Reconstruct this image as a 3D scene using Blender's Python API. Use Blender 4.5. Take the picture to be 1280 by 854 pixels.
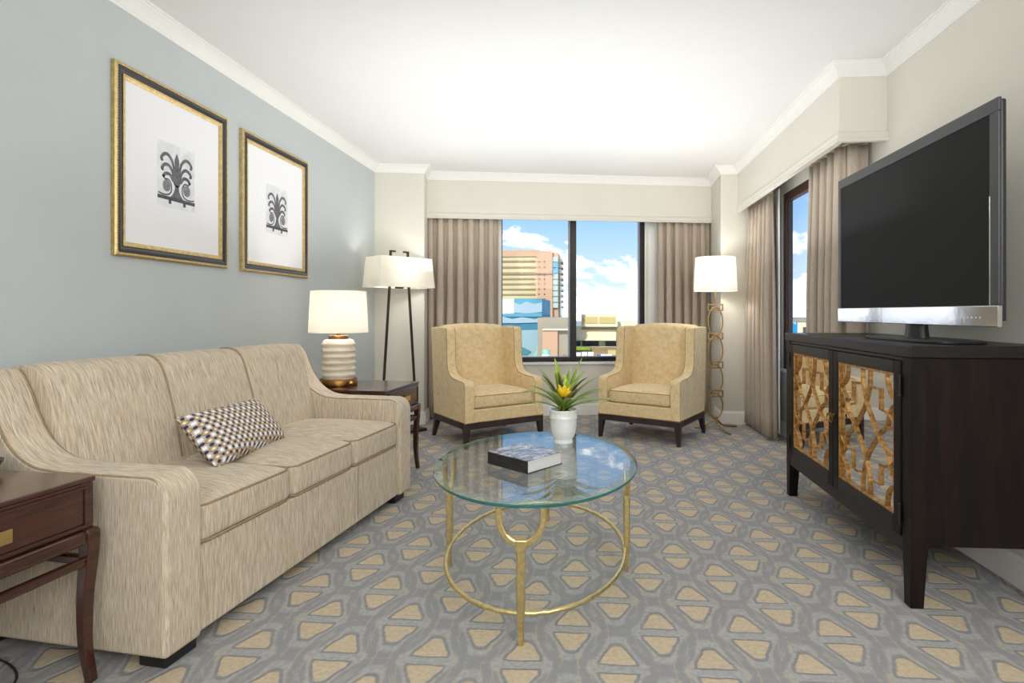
import bpy, bmesh, math, random
from mathutils import Vector, Matrix
random.seed(7)
R = math.radians
scn = bpy.context.scene
for o in list(bpy.data.objects):
    bpy.data.objects.remove(o)
col = scn.collection

# ------------------------------------------------------------------ camera
FPX, PPX, PPY, CAM_H = 700.0, 690.0, 391.0, 1.10
YAW = math.atan(50 / 700.0)
cd = bpy.data.cameras.new('camera')
cam = bpy.data.objects.new('camera', cd)
col.objects.link(cam)
cam.location = (0, 0, CAM_H)
cam.rotation_euler = (R(90), 0, YAW)
cd.sensor_width = 36
cd.lens = FPX / 1280 * 36
cd.shift_x = -(PPX - 640) / 1280
cd.shift_y = -(427 - PPY) / 1280
cd.clip_start = 0.02
cd.clip_end = 2000
scn.camera = cam

# ------------------------------------------------------------------ view
vs = scn.view_settings
vs.view_transform = 'Standard'
vs.look = 'None'
vs.gamma = 1
vs.use_curve_mapping = False
vs.exposure = 0.24

# ------------------------------------------------------------------ node helper
class NT:
    def __init__(s, nt):
        s.t = nt; s.n = nt.nodes; s.l = nt.links
    def node(s, typ, **kw):
        n = s.n.new(typ)
        for k, v in kw.items():
            setattr(n, k, v)
        return n
    def link(s, a, b):
        s.l.new(a, b)
    def val(s, sock, v):
        if hasattr(v, 'is_linked') or hasattr(v, 'links'):
            s.l.new(v, sock)
        else:
            sock.default_value = v
    def math(s, op, a, b=0.0, c=0.0, clamp=False):
        n = s.n.new('ShaderNodeMath'); n.operation = op; n.use_clamp = clamp
        s.val(n.inputs[0], a); s.val(n.inputs[1], b); s.val(n.inputs[2], c)
        return n.outputs[0]
    def mix(s, f, a, b):
        n = s.n.new('ShaderNodeMix'); n.data_type = 'RGBA'
        s.val(n.inputs[0], f)
        s.val(n.inputs[6], a if hasattr(a, 'links') else (*a, 1) if len(a) == 3 else a)
        s.val(n.inputs[7], b if hasattr(b, 'links') else (*b, 1) if len(b) == 3 else b)
        return n.outputs[2]
    def coord(s, kind='Object'):
        return s.n.new('ShaderNodeTexCoord').outputs[kind]
    def mapping(s, vec, scale=(1, 1, 1), loc=(0, 0, 0), rot=(0, 0, 0)):
        n = s.n.new('ShaderNodeMapping')
        s.l.new(vec, n.inputs['Vector'])
        n.inputs['Scale'].default_value = scale
        n.inputs['Location'].default_value = loc
        n.inputs['Rotation'].default_value = rot
        return n.outputs[0]
    def noise(s, vec, scale=5, detail=2, rough=.5, dist=0):
        n = s.n.new('ShaderNodeTexNoise')
        s.l.new(vec, n.inputs['Vector'])
        n.inputs['Scale'].default_value = scale
        n.inputs['Detail'].default_value = detail
        n.inputs['Roughness'].default_value = rough
        n.inputs['Distortion'].default_value = dist
        return n.outputs['Fac']
    def smooth(s, v, a, b, lo=0.0, hi=1.0):
        n = s.n.new('ShaderNodeMapRange'); n.interpolation_type = 'SMOOTHSTEP'
        s.l.new(v, n.inputs['Value'])
        n.inputs['From Min'].default_value = a; n.inputs['From Max'].default_value = b
        n.inputs['To Min'].default_value = lo; n.inputs['To Max'].default_value = hi
        return n.outputs[0]
    def ramp(s, v, stops):
        n = s.n.new('ShaderNodeValToRGB')
        s.l.new(v, n.inputs[0])
        cr = n.color_ramp
        while len(cr.elements) < len(stops):
            cr.elements.new(.5)
        for e, (p, c) in zip(cr.elements, stops):
            e.position = p; e.color = (*c, 1)
        return n.outputs[0]
    def bump(s, h, strength=.3, dist=.01):
        n = s.n.new('ShaderNodeBump')
        n.inputs['Strength'].default_value = strength
        n.inputs['Distance'].default_value = dist
        s.l.new(h, n.inputs['Height'])
        return n.outputs[0]

def srgb(r, g, b):
    f = lambda c: (c / 255 / 12.92) if c / 255 <= .04045 else ((c / 255 + .055) / 1.055) ** 2.4
    return (f(r), f(g), f(b))

# ------------------------------------------------------------------ world: blue sky with cumulus
w = bpy.data.worlds.new('sky'); scn.world = w
w.use_nodes = True
N = NT(w.node_tree); N.n.clear()
wo = N.node('ShaderNodeOutputWorld'); bg = N.node('ShaderNodeBackground')
dirv = N.coord('Generated')
sep = N.node('ShaderNodeSeparateXYZ'); N.link(dirv, sep.inputs[0])
zz = sep.outputs[2]
grad = N.ramp(N.math('MAXIMUM', zz, 0.0), [(0.0, (.82, .90, 1.0)), (.06, (.62, .80, 1.0)), (.17, (.33, .59, .98)), (1.0, (.16, .37, .82))])
cm = N.mapping(dirv, scale=(3.6, 3.6, 6.5), loc=(1.25, .35, .2))
c1 = N.noise(cm, 2.6, 7, .58, .25)
cov = N.math('ADD', c1, N.smooth(zz, .03, .105, .16, -.035))
cl = N.smooth(cov, .535, .64)
shade = N.noise(N.mapping(dirv, scale=(5, 5, 14)), 3.0, 4, .5)
ccol = N.mix(N.smooth(shade, .35, .7), (1.25, 1.32, 1.45), (2.3, 2.3, 2.3))
N.link(N.mix(cl, grad, ccol), bg.inputs[0])
bg.inputs[1].default_value = 1.02
N.link(bg.outputs[0], wo.inputs[0])

# ------------------------------------------------------------------ sun (lights the town, does not reach into the room)
sd = bpy.data.lights.new('sun', 'SUN'); sd.energy = 3.0; sd.angle = R(.6); sd.color = (1, .93, .82)
so = bpy.data.objects.new('sun', sd); col.objects.link(so)
so.rotation_euler = Vector((.22, .80, -.55)).to_track_quat('-Z', 'Y').to_euler()

def area(name, loc, target, sx, sy, power, color=(1, 1, 1)):
    d = bpy.data.lights.new(name, 'AREA'); d.shape = 'RECTANGLE'; d.size = sx; d.size_y = sy
    d.energy = power; d.color = color
    o = bpy.data.objects.new(name, d); col.objects.link(o); o.location = loc
    o.rotation_euler = (Vector(target) - Vector(loc)).to_track_quat('-Z', 'Y').to_euler()
    return o
# added unseen fill lights: two aimed at the ceiling, one at the sofa
area('added_ceiling_fill', (-.15, 3.95, 1.5), (-.15, 3.96, 2.55), 2.9, 2.7, 29, (.95, .975, 1))
area('added_ceiling_fill', (-.4, -.9, 1.5), (-.4, .6, 2.55), .9, .9, 26, (.96, .98, 1))
area('added_room_fill', (1.5, -.75, 2.1), (-1.0, 2.9, .5), 1.5, .9, 62, (.97, .985, 1))

# ------------------------------------------------------------------ mesh builder
class MB:
    def __init__(s):
        s.v = []; s.f = []
    def quadgrid(s, rows, closed_u=False, closed_v=False):
        b = len(s.v); nu = len(rows); nv = len(rows[0])
        for r in rows:
            s.v += [tuple(p) for p in r]
        for i in range(nu if closed_u else nu - 1):
            for j in range(nv if closed_v else nv - 1):
                i2 = (i + 1) % nu; j2 = (j + 1) % nv
                s.f.append((b + i * nv + j, b + i * nv + j2, b + i2 * nv + j2, b + i2 * nv + j))
        return s
    def box(s, x0, x1, y0, y1, z0, z1):
        b = len(s.v)
        s.v += [(x0, y0, z0), (x1, y0, z0), (x1, y1, z0), (x0, y1, z0), (x0, y0, z1), (x1, y0, z1), (x1, y1, z1), (x0, y1, z1)]
        s.f += [tuple(b + i for i in q) for q in ((0, 3, 2, 1), (4, 5, 6, 7), (0, 1, 5, 4), (1, 2, 6, 5), (2, 3, 7, 6), (3, 0, 4, 7))]
        return s
    def hexa(s, p):          # 8 points: bottom ring 4, top ring 4
        b = len(s.v); s.v += [tuple(q) for q in p]
        s.f += [tuple(b + i for i in q) for q in ((0, 3, 2, 1), (4, 5, 6, 7), (0, 1, 5, 4), (1, 2, 6, 5), (2, 3, 7, 6), (3, 0, 4, 7))]
        return s
    def ngon(s, pts):
        b = len(s.v); s.v += [tuple(p) for p in pts]; s.f.append(tuple(range(b, b + len(pts)))); return s
    def prism(s, poly, a, b, axis='x'):
        # poly of 2D points; axis x: (y,z), y: (x,z), z: (x,y)
        def P(p, t):
            return (t, p[0], p[1]) if axis == 'x' else (p[0], t, p[1]) if axis == 'y' else (p[0], p[1], t)
        n = len(poly); k = len(s.v)
        s.v += [P(p, a) for p in poly] + [P(p, b) for p in poly]
        s.f.append(tuple(range(k, k + n))[::-1]); s.f.append(tuple(range(k + n, k + 2 * n)))
        for i in range(n):
            j = (i + 1) % n
            s.f.append((k + i, k + j, k + n + j, k + n + i))
        return s
    def lathe(s, prof, n=32, c=(0, 0, 0), cap=True):
        b = len(s.v); m = len(prof)
        for i in range(n):
            a = 2 * math.pi * i / n
            for (r, z) in prof:
                s.v.append((c[0] + r * math.cos(a), c[1] + r * math.sin(a), c[2] + z))
        for i in range(n):
            i2 = (i + 1) % n
            for j in range(m - 1):
                s.f.append((b + i * m + j, b + i2 * m + j, b + i2 * m + j + 1, b + i * m + j + 1))
        if cap:
            if prof[0][0] > 1e-5: s.f.append(tuple(b + i * m for i in range(n))[::-1])
            if prof[-1][0] > 1e-5: s.f.append(tuple(b + i * m + m - 1 for i in range(n)))
        return s
    def tube(s, path, rad, n=8, closed=False, sec=None, up=None, cap=True):
        # sec: list of 2D section points (side, up); else circle of radius rad (number or list)
        P = [Vector(p) for p in path]; m = len(P); rings = []
        prev = None
        for i in range(m):
            if closed:
                t = P[(i + 1) % m] - P[i - 1]
            else:
                t = P[min(i + 1, m - 1)] - P[max(i - 1, 0)]
            t.normalize()
            if up is not None:
                u = Vector(up) - t * t.dot(Vector(up)); u.normalize()
            elif prev is None:
                a = Vector((0, 0, 1)) if abs(t.z) < .9 else Vector((1, 0, 0))
                u = a - t * t.dot(a); u.normalize()
            else:
                u = prev - t * t.dot(prev); u.normalize()
            prev = u
            sd_ = t.cross(u)
            r = rad[i] if isinstance(rad, (list, tuple)) else rad
            if sec:
                ring = [P[i] + sd_ * a * r + u * b * r for a, b in sec]
            else:
                ring = [P[i] + (sd_ * math.cos(2 * math.pi * k / n) + u * math.sin(2 * math.pi * k / n)) * r for k in range(n)]
            rings.append(ring)
        b = len(s.v); k = len(rings[0])
        s.quadgrid(rings, closed_u=closed, closed_v=True)
        if cap and not closed:
            s.f.append(tuple(range(b, b + k))[::-1]); s.f.append(tuple(range(b + (m - 1) * k, b + m * k)))
        return s
    def sphere(s, c, r, n=8, m=6):
        prof = [(r * math.sin(math.pi * i / m), -r * math.cos(math.pi * i / m)) for i in range(m + 1)]
        prof[0] = (0, -r); prof[-1] = (0, r)
        return s.lathe(prof, n, c, cap=False)
    def sweep(s, path, prof):
        # horizontal path (x,y), profile (offset to the right of travel, z), mitred
        n = len(path); rows = []
        for i in range(n):
            p = Vector(path[i])
            d0 = (Vector(path[i]) - Vector(path[i - 1])).normalized() if i > 0 else None
            d1 = (Vector(path[i + 1]) - Vector(path[i])).normalized() if i < n - 1 else None
            if d0 is None: d0 = d1
            if d1 is None: d1 = d0
            n0 = Vector((d0.y, -d0.x)); n1 = Vector((d1.y, -d1.x))
            m = (n0 + n1); m = m / max(m.dot(n0), .2)
            rows.append([(p.x + m.x * o, p.y + m.y * o, z) for o, z in prof])
        return s.quadgrid(rows)
    def cushion(s, sx, sy, sz, r, crown=0, n=10, c=(0, 0, 0), m=4, crown_bottom=False, pinch=0):
        # rounded box centred on c with domed top
        bm = bmesh.new()
        bmesh.ops.create_cube(bm, size=2)
        bmesh.ops.subdivide_edges(bm, edges=bm.edges[:], cuts=n, use_grid_fill=True)
        b = len(s.v)
        hx, hy, hz = sx / 2, sy / 2, sz / 2
        # place grid lines denser near the borders
        def rem(t):
            return math.copysign(abs(t) ** .72, t)
        for vtx in bm.verts:
            x, y, z = (rem(q) for q in vtx.co)
            p = Vector((x * hx, y * hy, z * hz))
            inner = Vector((max(-hx + r, min(hx - r, p.x)), max(-hy + r, min(hy - r, p.y)), max(-hz + min(r, hz), min(hz - min(r, hz), p.z))))
            d = p - inner
            if d.length > 1e-9:
                p = inner + d.normalized() * r * (1 if hz >= r else 1)
            wgt = max(0, 1 - (p.x / hx) ** 2) ** .8 * max(0, 1 - (p.y / hy) ** 2) ** .8
            if z > 0: p.z += crown * wgt * z
            elif crown_bottom: p.z += crown * wgt * z
            if pinch:
                k = 1 - pinch * (1 - (p.x / hx) ** 2); q = 1 - pinch * (1 - (p.y / hy) ** 2)
                p.y *= k; p.x *= q
            s.v.append((p.x + c[0], p.y + c[1], p.z + c[2]))
        bm.verts.index_update()
        for f in bm.faces:
            s.f.append(tuple(b + q.index for q in f.verts))
        bm.free()
        return s
    def mesh(s, name, smooth=False):
        me = bpy.data.meshes.new(name)
        me.from_pydata(s.v, [], s.f)
        bm = bmesh.new(); bm.from_mesh(me)
        bmesh.ops.recalc_face_normals(bm, faces=bm.faces[:])
        bm.to_mesh(me); bm.free()
        if smooth:
            me.polygons.foreach_set('use_smooth', [True] * len(me.polygons))
            if smooth is not True:
                me.set_sharp_from_angle(angle=R(smooth))
        me.update()
        return me
    def build(s, name, mat, parent=None, smooth=False, bevel=0, seg=2, loc=None, rot=None, solid=0, sub=0):
        o = bpy.data.objects.new(name, s.mesh(name, smooth))
        col.objects.link(o)
        o.data.materials.append(mat)
        if parent: o.parent = parent
        if loc is not None: o.location = loc
        if rot is not None: o.rotation_euler = rot
        if solid:
            q = o.modifiers.new('solid', 'SOLIDIFY'); q.thickness = solid; q.offset = 0
        if bevel:
            q = o.modifiers.new('bevel', 'BEVEL'); q.width = bevel; q.segments = seg
            q.limit_method = 'ANGLE'; q.angle_limit = R(35); q.harden_normals = bool(smooth)
        if sub:
            q = o.modifiers.new('sub', 'SUBSURF'); q.levels = sub; q.render_levels = sub
        return o

def empty(name, loc=(0, 0, 0), rz=0):
    o = bpy.data.objects.new(name, None); col.objects.link(o)
    o.location = loc; o.rotation_euler = (0, 0, rz); o.empty_display_size = .1
    return o
def tag(o, label, cat, group=None):
    o['label'] = label; o['category'] = cat
    if group: o['group'] = group
    return o
def struct(o, label=None):
    o['kind'] = 'structure'
    if label: o['label'] = label
    return o
def spline(pts, n=6, closed=False):
    # Catmull-Rom through the points
    P = [Vector(p) for p in pts]; out = []
    m = len(P)
    for i in range(m if closed else m - 1):
        if closed:
            a, b, c, d = P[i - 1], P[i], P[(i + 1) % m], P[(i + 2) % m]
        else:
            b, c = P[i], P[i + 1]
            a = P[i - 1] if i else b * 2 - c
            d = P[i + 2] if i + 2 < m else c * 2 - b
        for k in range(n):
            t = k / n
            out.append(.5 * ((2 * b) + (c - a) * t + (2 * a - 5 * b + 4 * c - d) * t * t + (3 * b - a - 3 * c + d) * t ** 3))
    if not closed: out.append(P[-1])
    return out
def at(u, v, Y):
    # room point on the plane at depth Y seen at photo position (u,v)
    a = (u - PPX) / FPX; c, s = math.cos(YAW), math.sin(YAW)
    rx, ry, rz = a * c - s, a * s + c, -(v - PPY) / FPX
    t = Y / ry
    return Vector((rx * t, Y, CAM_H + rz * t))

# ------------------------------------------------------------------ materials
def new_mat(name):
    m = bpy.data.materials.new(name); m.use_nodes = True
    n = NT(m.node_tree); b = n.n['Principled BSDF']
    return m, n, b
def plain(name, c, rough=.5, metal=0, spec=.5, var=.0, vscale=8, bump=0, coat=0, sheen=0, stretch=(1, 1, 1)):
    m, n, b = new_mat(name)
    b.inputs['Roughness'].default_value = rough
    b.inputs['Metallic'].default_value = metal
    b.inputs['Specular IOR Level'].default_value = spec
    if coat: b.inputs['Coat Weight'].default_value = coat; b.inputs['Coat Roughness'].default_value = .12
    if sheen: b.inputs['Sheen Weight'].default_value = sheen; b.inputs['Sheen Roughness'].default_value = .4
    vec = n.mapping(n.coord('Object'), scale=stretch)
    f = n.noise(vec, vscale, 4, .55)
    lo = tuple(max(0, q * (1 - var)) for q in c); hi = tuple(min(1, q * (1 + var)) for q in c)
    n.link(n.mix(n.smooth(f, .3, .7), lo, hi), b.inputs['Base Color'])
    if bump: n.link(n.bump(f, bump, .01), b.inputs['Normal'])
    return m

M = {}
M['wall_blue'] = plain('wall_blue', srgb(196, 202, 202), .75, spec=.25, var=.015, vscale=3)
M['wall_cream'] = plain('wall_cream', srgb(226, 222, 210), .75, spec=.25, var=.012, vscale=3)
M['trim_white'] = plain('trim_white', srgb(243, 241, 236), .45, spec=.4, var=.006)
M['ceiling'] = plain('ceiling', srgb(240, 239, 236), .9, spec=.1, var=.006)
M['frame_dark'] = plain('frame_dark', srgb(46, 40, 38), .4, spec=.4, var=.08)
M['frame_brown'] = plain('frame_brown', srgb(74, 46, 36), .45, var=.1)
M['frame_grey'] = plain('frame_grey', srgb(150, 150, 155), .4, metal=.4, var=.04)
M['shade'] = None

def glass_mat(name, tint=(1, 1, 1), rough=0.0, ior=1.45):
    m, n, b = new_mat(name)
    b.inputs['Base Color'].default_value = (*tint, 1)
    b.inputs['Transmission Weight'].default_value = 1
    b.inputs['Roughness'].default_value = rough
    b.inputs['IOR'].default_value = ior
    return m
def thin_glass(name, tint, f0, scale=1.0):
    # clear sheet: see-through plus a mirror share that grows towards grazing view (Schlick)
    m, n, b = new_mat(name)
    n.n.remove(b)
    tr = n.node('ShaderNodeBsdfTransparent'); tr.inputs[0].default_value = (*tint, 1)
    gl = n.node('ShaderNodeBsdfGlossy'); gl.inputs['Roughness'].default_value = .0
    lw = n.node('ShaderNodeLayerWeight'); lw.inputs['Blend'].default_value = .5
    f = n.math('ADD', n.math('MULTIPLY', n.math('POWER', lw.outputs['Facing'], 5.0), (1 - f0) * scale), f0)
    mx = n.node('ShaderNodeMixShader')
    n.link(f, mx.inputs[0]); n.link(tr.outputs[0], mx.inputs[1]); n.link(gl.outputs[0], mx.inputs[2])
    n.link(mx.outputs[0], n.n['Material Output'].inputs[0])
    return m
M['pane'] = thin_glass('window_pane', (.985, .99, .99), .003, .5)

def carpet_mat():
    m, n, b = new_mat('carpet')
    co = n.coord('Object')
    wob = n.noise(co, 14, 3, .6)
    wv = n.math('MULTIPLY', n.math('SUBTRACT', wob, .5), .016)
    sp = n.node('ShaderNodeSeparateXYZ'); n.link(co, sp.inputs[0])
    x = n.math('ADD', sp.outputs[0], wv); y = n.math('ADD', sp.outputs[1], n.math('MULTIPLY', wv, -1.0))
    PXX, PYY = .30, .415
    def cell(ox, oy):
        fx = n.math('SUBTRACT', n.math('FRACT', n.math('ADD', n.math('DIVIDE', x, PXX), ox)), .5)
        fy = n.math('SUBTRACT', n.math('FRACT', n.math('ADD', n.math('DIVIDE', y, PYY), oy)), .5)
        return n.math('MULTIPLY', fx, PXX), n.math('MULTIPLY', fy, PYY)
    def motif(ox, oy):
        cx, cy = cell(ox, oy)
        ax = n.math('ABSOLUTE', cx); ay = n.math('ABSOLUTE', cy)
        # width of the petal narrows towards the tip
        e = n.math('SQRT', n.math('ADD', n.math('POWER', n.math('DIVIDE', ax, .058), 2.0), n.math('POWER', n.math('DIVIDE', ay, .122), 2.0)))
        tip = n.math('ADD', n.math('DIVIDE', ax, .076), n.math('DIVIDE', ay, .152))
        pet = n.math('MAXIMUM', e, tip)
        return pet, ay, ax, cx, cy
    p1 = motif(.23, .31); p2 = motif(.73, .81)
    def layer(p):
        pet, ay, ax, cx, cy = p
        q = n.math('SMOOTH_MAX', pet, n.math('SUBTRACT', 1.0, n.math('DIVIDE', n.math('SUBTRACT', ay, .024), .050)), .22)
        inside = n.smooth(q, .94, 1.02, 1, 0)
        carve = n.smooth(n.math('ABSOLUTE', n.math('SUBTRACT', q, 1.06)), .02, .13, 1, 0)
        bandl = n.math('MULTIPLY', n.smooth(ay, .013, .020, 1, 0), n.smooth(pet, 1.0, 1.1, 1, 0))
        e2 = n.math('SQRT', n.math('ADD', n.math('POWER', n.math('DIVIDE', ax, .105), 2.0), n.math('POWER', n.math('DIVIDE', ay, .19), 2.0)))
        ring = n.smooth(n.math('ABSOLUTE', n.math('SUBTRACT', e2, 1.02)), .05, .15, 1, 0)
        thin = n.smooth(n.math('ABSOLUTE', n.math('SUBTRACT', e2, 1.19)), .010, .035, 1, 0)
        thin2 = n.smooth(n.math('ABSOLUTE', n.math('SUBTRACT', e2, .84)), .010, .026, 1, 0)
        thin2 = n.math('MULTIPLY', thin2, n.smooth(ax, .045, .06))
        return inside, carve, bandl, ring, n.math('MAXIMUM', thin, thin2)
    a, c = layer(p1), layer(p2)
    inside = n.math('MAXIMUM', a[0], c[0])
    dark = n.math('MAXIMUM', n.math('MAXIMUM', a[1], c[1]), n.math('MULTIPLY', n.math('MAXIMUM', a[2], c[2]), .1))
    ring = n.math('MAXIMUM', a[3], c[3])
    brk = n.smooth(n.noise(co, 9, 2, .5), .42, .52)
    thin = n.math('MULTIPLY', n.math('MAXIMUM', a[4], c[4]), brk)
    pile = n.noise(co, 420, 3, .7)
    mott = n.noise(co, 60, 3, .6)
    grey = n.mix(n.smooth(mott, .3, .7), srgb(172, 171, 170), srgb(194, 192, 190))
    colr = n.mix(n.math('MULTIPLY', ring, .75), grey, srgb(155, 155, 157))
    colr = n.mix(n.math('MULTIPLY', thin, .55), colr, srgb(205, 188, 160))
    colr = n.mix(n.math('MULTIPLY', dark, .55), colr, srgb(130, 130, 133))
    colr = n.mix(inside, colr, n.mix(n.smooth(mott, .3, .7), srgb(206, 187, 156), srgb(222, 205, 178)))
    spk = n.smooth(pile, .25, .75)
    colr = n.mix(n.math('MULTIPLY', n.math('SUBTRACT', 1.0, spk), .28), colr, (.10, .10, .105))
    n.link(colr, b.inputs['Base Color'])
    b.inputs['Roughness'].default_value = .95; b.inputs['Specular IOR Level'].default_value = .1
    h = n.math('ADD', n.math('MULTIPLY', pile, .5), n.math('SUBTRACT', n.math('MULTIPLY', inside, .5), n.math('MULTIPLY', dark, .8)))
    n.link(n.bump(h, .55, .006), b.inputs['Normal'])
    return m
M['carpet'] = carpet_mat()

def stripe_fabric(name, hi=330, lo=17):
    # yarn streaks run down the upright faces and front-to-back over the seats and arm tops
    m, n, b = new_mat(name)
    tc = n.node('ShaderNodeTexCoord'); co = tc.outputs['Object']
    sp = n.node('ShaderNodeSeparateXYZ'); n.link(tc.outputs['Normal'], sp.inputs[0])
    endf = n.smooth(n.math('ABSOLUTE', sp.outputs[0]), .70, .75)
    def pair(k, off):
        fa = n.noise(n.mapping(co, scale=(hi * k, lo * k, lo * k), loc=off), 1.0, 3, .6)
        fb = n.noise(n.mapping(co, scale=(lo * k, hi * k, lo * k), loc=off), 1.0, 3, .6)
        mx = n.node('ShaderNodeMix'); n.link(endf, mx.inputs[0]); n.link(fa, mx.inputs[2]); n.link(fb, mx.inputs[3])
        return mx.outputs[0]
    f1 = pair(1.0, (0, 0, 0)); f2 = pair(.30, (3, 1, 2))
    c = n.ramp(f1, [(.25, srgb(146, 130, 112)), (.42, srgb(192, 176, 153)), (.54, srgb(214, 200, 178)), (.74, srgb(234, 223, 204))])
    c = n.mix(n.math('MULTIPLY', n.smooth(f2, .50, .66), .34), c, srgb(196, 172, 134))
    c = n.mix(n.math('MULTIPLY', n.smooth(f2, .34, .46, 1, 0), .34), c, srgb(160, 154, 147))
    n.link(c, b.inputs['Base Color'])
    b.inputs['Roughness'].default_value = .9; b.inputs['Specular IOR Level'].default_value = .15
    b.inputs['Sheen Weight'].default_value = .1
    n.link(n.bump(f1, .22, .003), b.inputs['Normal'])
    return m
M['fab_v'] = M['fab_h'] = stripe_fabric('sofa_fabric')
M['fab_pipe'] = plain('sofa_piping', srgb(164, 144, 117), .9, spec=.1, var=.12, vscale=60)

def velvet():
    m, n, b = new_mat('gold_velvet')
    co = n.coord('Object')
    f = n.noise(co, 20, 6, .66, .8); g = n.noise(co, 46, 4, .65)
    q = n.math('ADD', n.math('MULTIPLY', f, .65), n.math('MULTIPLY', g, .35))
    c = n.ramp(q, [(.33, srgb(216, 186, 136)), (.48, srgb(232, 206, 158)), (.66, srgb(242, 221, 178))])
    n.link(c, b.inputs['Base Color'])
    b.inputs['Roughness'].default_value = .72; b.inputs['Specular IOR Level'].default_value = .2
    b.inputs['Sheen Weight'].default_value = .35; b.inputs['Sheen Roughness'].default_value = .35
    n.link(n.bump(g, .08, .004), b.inputs['Normal'])
    return m
M['velvet'] = velvet()
M['velvet_pipe'] = plain('velvet_piping', srgb(176, 140, 92), .8, var=.1)

def curtain_mat():
    m, n, b = new_mat('curtain_taupe')
    co = n.coord('Object')
    f = n.noise(n.mapping(co, scale=(420, 420, 12)), 1, 3, .6)
    c = n.mix(n.smooth(f, .3, .7), srgb(184, 168, 150), srgb(202, 188, 171))
    n.link(c, b.inputs['Base Color'])
    b.inputs['Roughness'].default_value = .6; b.inputs['Specular IOR Level'].default_value = .25
    b.inputs['Sheen Weight'].default_value = .1
    n.link(n.bump(f, .06, .003), b.inputs['Normal'])
    return m
M['curtain'] = curtain_mat()
M['liner'] = plain('curtain_lining', srgb(243, 241, 238), .8, spec=.15, var=.01)

def wood(name, c0, c1, rough=.3, sc=(3, 40, 40), coat=.3, spec=.5):
    m, n, b = new_mat(name)
    co = n.coord('Object')
    f = n.noise(n.mapping(co, scale=sc), 1.0, 5, .6, .6)
    n.link(n.mix(n.smooth(f, .3, .72), c0, c1), b.inputs['Base Color'])
    b.inputs['Roughness'].default_value = rough; b.inputs['Specular IOR Level'].default_value = spec
    b.inputs['Coat Weight'].default_value = coat; b.inputs['Coat Roughness'].default_value = .15
    n.link(n.bump(f, .04, .003), b.inputs['Normal'])
    return m
M['mahogany'] = wood('mahogany', srgb(58, 31, 24), srgb(76, 41, 31), .24, (30, 3, 30), coat=.5)
M['espresso'] = wood('espresso', srgb(15, 10, 9), srgb(33, 21, 18), .45, (25, 25, 2.5), coat=0, spec=.22)
M['espresso_h'] = wood('espresso_top', srgb(18, 13, 12), srgb(36, 26, 24), .40, (25, 2.5, 25), coat=.05, spec=.35)
M['chair_leg'] = wood('chair_wood', srgb(38, 28, 28), srgb(60, 46, 44), .4, (20, 20, 3), coat=.15)
M['bronze'] = plain('dark_bronze', srgb(66, 54, 48), .45, metal=.5, var=.08)
M['black'] = plain('black_plastic', (.012, .012, .013), .35, var=.0)

def metal(name, c, rough, var=.12, scale=14, bump=.15):
    m, n, b = new_mat(name)
    co = n.coord('Object')
    f = n.noise(co, scale, 4, .6)
    lo = tuple(q * (1 - var) for q in c); hi = tuple(min(1, q * (1 + var)) for q in c)
    n.link(n.mix(n.smooth(f, .3, .7), lo, hi), b.inputs['Base Color'])
    b.inputs['Metallic'].default_value = 1; b.inputs['Roughness'].default_value = rough
    n.link(n.bump(f, bump, .006), b.inputs['Normal'])
    return m
M['gilt'] = metal('gilt_iron', srgb(228, 208, 152), .33, .12, 60, .35)
M['champagne'] = metal('champagne_metal', srgb(186, 152, 100), .36, .10, 50, .1)
M['brass'] = metal('antique_brass', srgb(150, 108, 62), .38, .2, 25, .05)
M['brass_bright'] = metal('polished_brass', srgb(226, 196, 128), .25, .06, 20, .02)
M['chrome'] = metal('chrome_strip', srgb(214, 214, 216), .10, .02, 6, .10)
M['mirror'] = metal('mirror_glass', (.80, .80, .79), .02, .01, 4, .0)
M['goldwood'] = None
def goldwood():
    m, n, b = new_mat('gilded_wood')
    co = n.coord('Object')
    f = n.noise(co, 45, 4, .65)
    c = n.ramp(f, [(.28, srgb(104, 68, 32)), (.45, srgb(178, 128, 68)), (.7, srgb(222, 180, 116))])
    n.link(c, b.inputs['Base Color'])
    b.inputs['Metallic'].default_value = .45; b.inputs['Roughness'].default_value = .42
    return m
M['goldwood'] = goldwood()

def shade_mat():
    m, n, b = new_mat('lamp_shade_fabric')
    out = n.n['Material Output']
    f = n.noise(n.mapping(n.coord('Object'), scale=(300, 300, 300)), 1, 2, .5)
    cc = n.mix(f, srgb(244, 240, 230), srgb(252, 249, 242))
    n.link(cc, b.inputs['Base Color']); b.inputs['Roughness'].default_value = .9
    b.inputs['Specular IOR Level'].default_value = .1
    tl = n.node('ShaderNodeBsdfTranslucent'); n.link(cc, tl.inputs[0])
    mx = n.node('ShaderNodeMixShader'); mx.inputs[0].default_value = .42
    n.link(b.outputs[0], mx.inputs[1]); n.link(tl.outputs[0], mx.inputs[2]); n.link(mx.outputs[0], out.inputs[0])
    return m
M['shade'] = shade_mat()
M['ceramic_white'] = plain('glazed_ceramic', srgb(232, 234, 231), .15, coat=.4, var=.01)
def stoneware():
    m, n, b = new_mat('cream_stoneware')
    co = n.coord('Object')
    f = n.noise(n.mapping(co, scale=(8, 8, 60)), 1, 5, .65)
    n.link(n.ramp(f, [(.3, srgb(196, 178, 152)), (.5, srgb(228, 216, 196)), (.7, srgb(240, 232, 216))]), b.inputs['Base Color'])
    b.inputs['Roughness'].default_value = .55
    n.link(n.bump(f, .15, .004), b.inputs['Normal'])
    return m
M['stoneware'] = stoneware()
M['tv_screen'] = plain('tv_screen', srgb(46, 46, 46), .6, spec=.06, var=.0)
M['tv_bezel'] = plain('tv_bezel', srgb(66, 67, 69), .35, metal=.2, var=.02)
M['tv_back'] = plain('tv_back', srgb(34, 34, 36), .4, var=.02)
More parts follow.
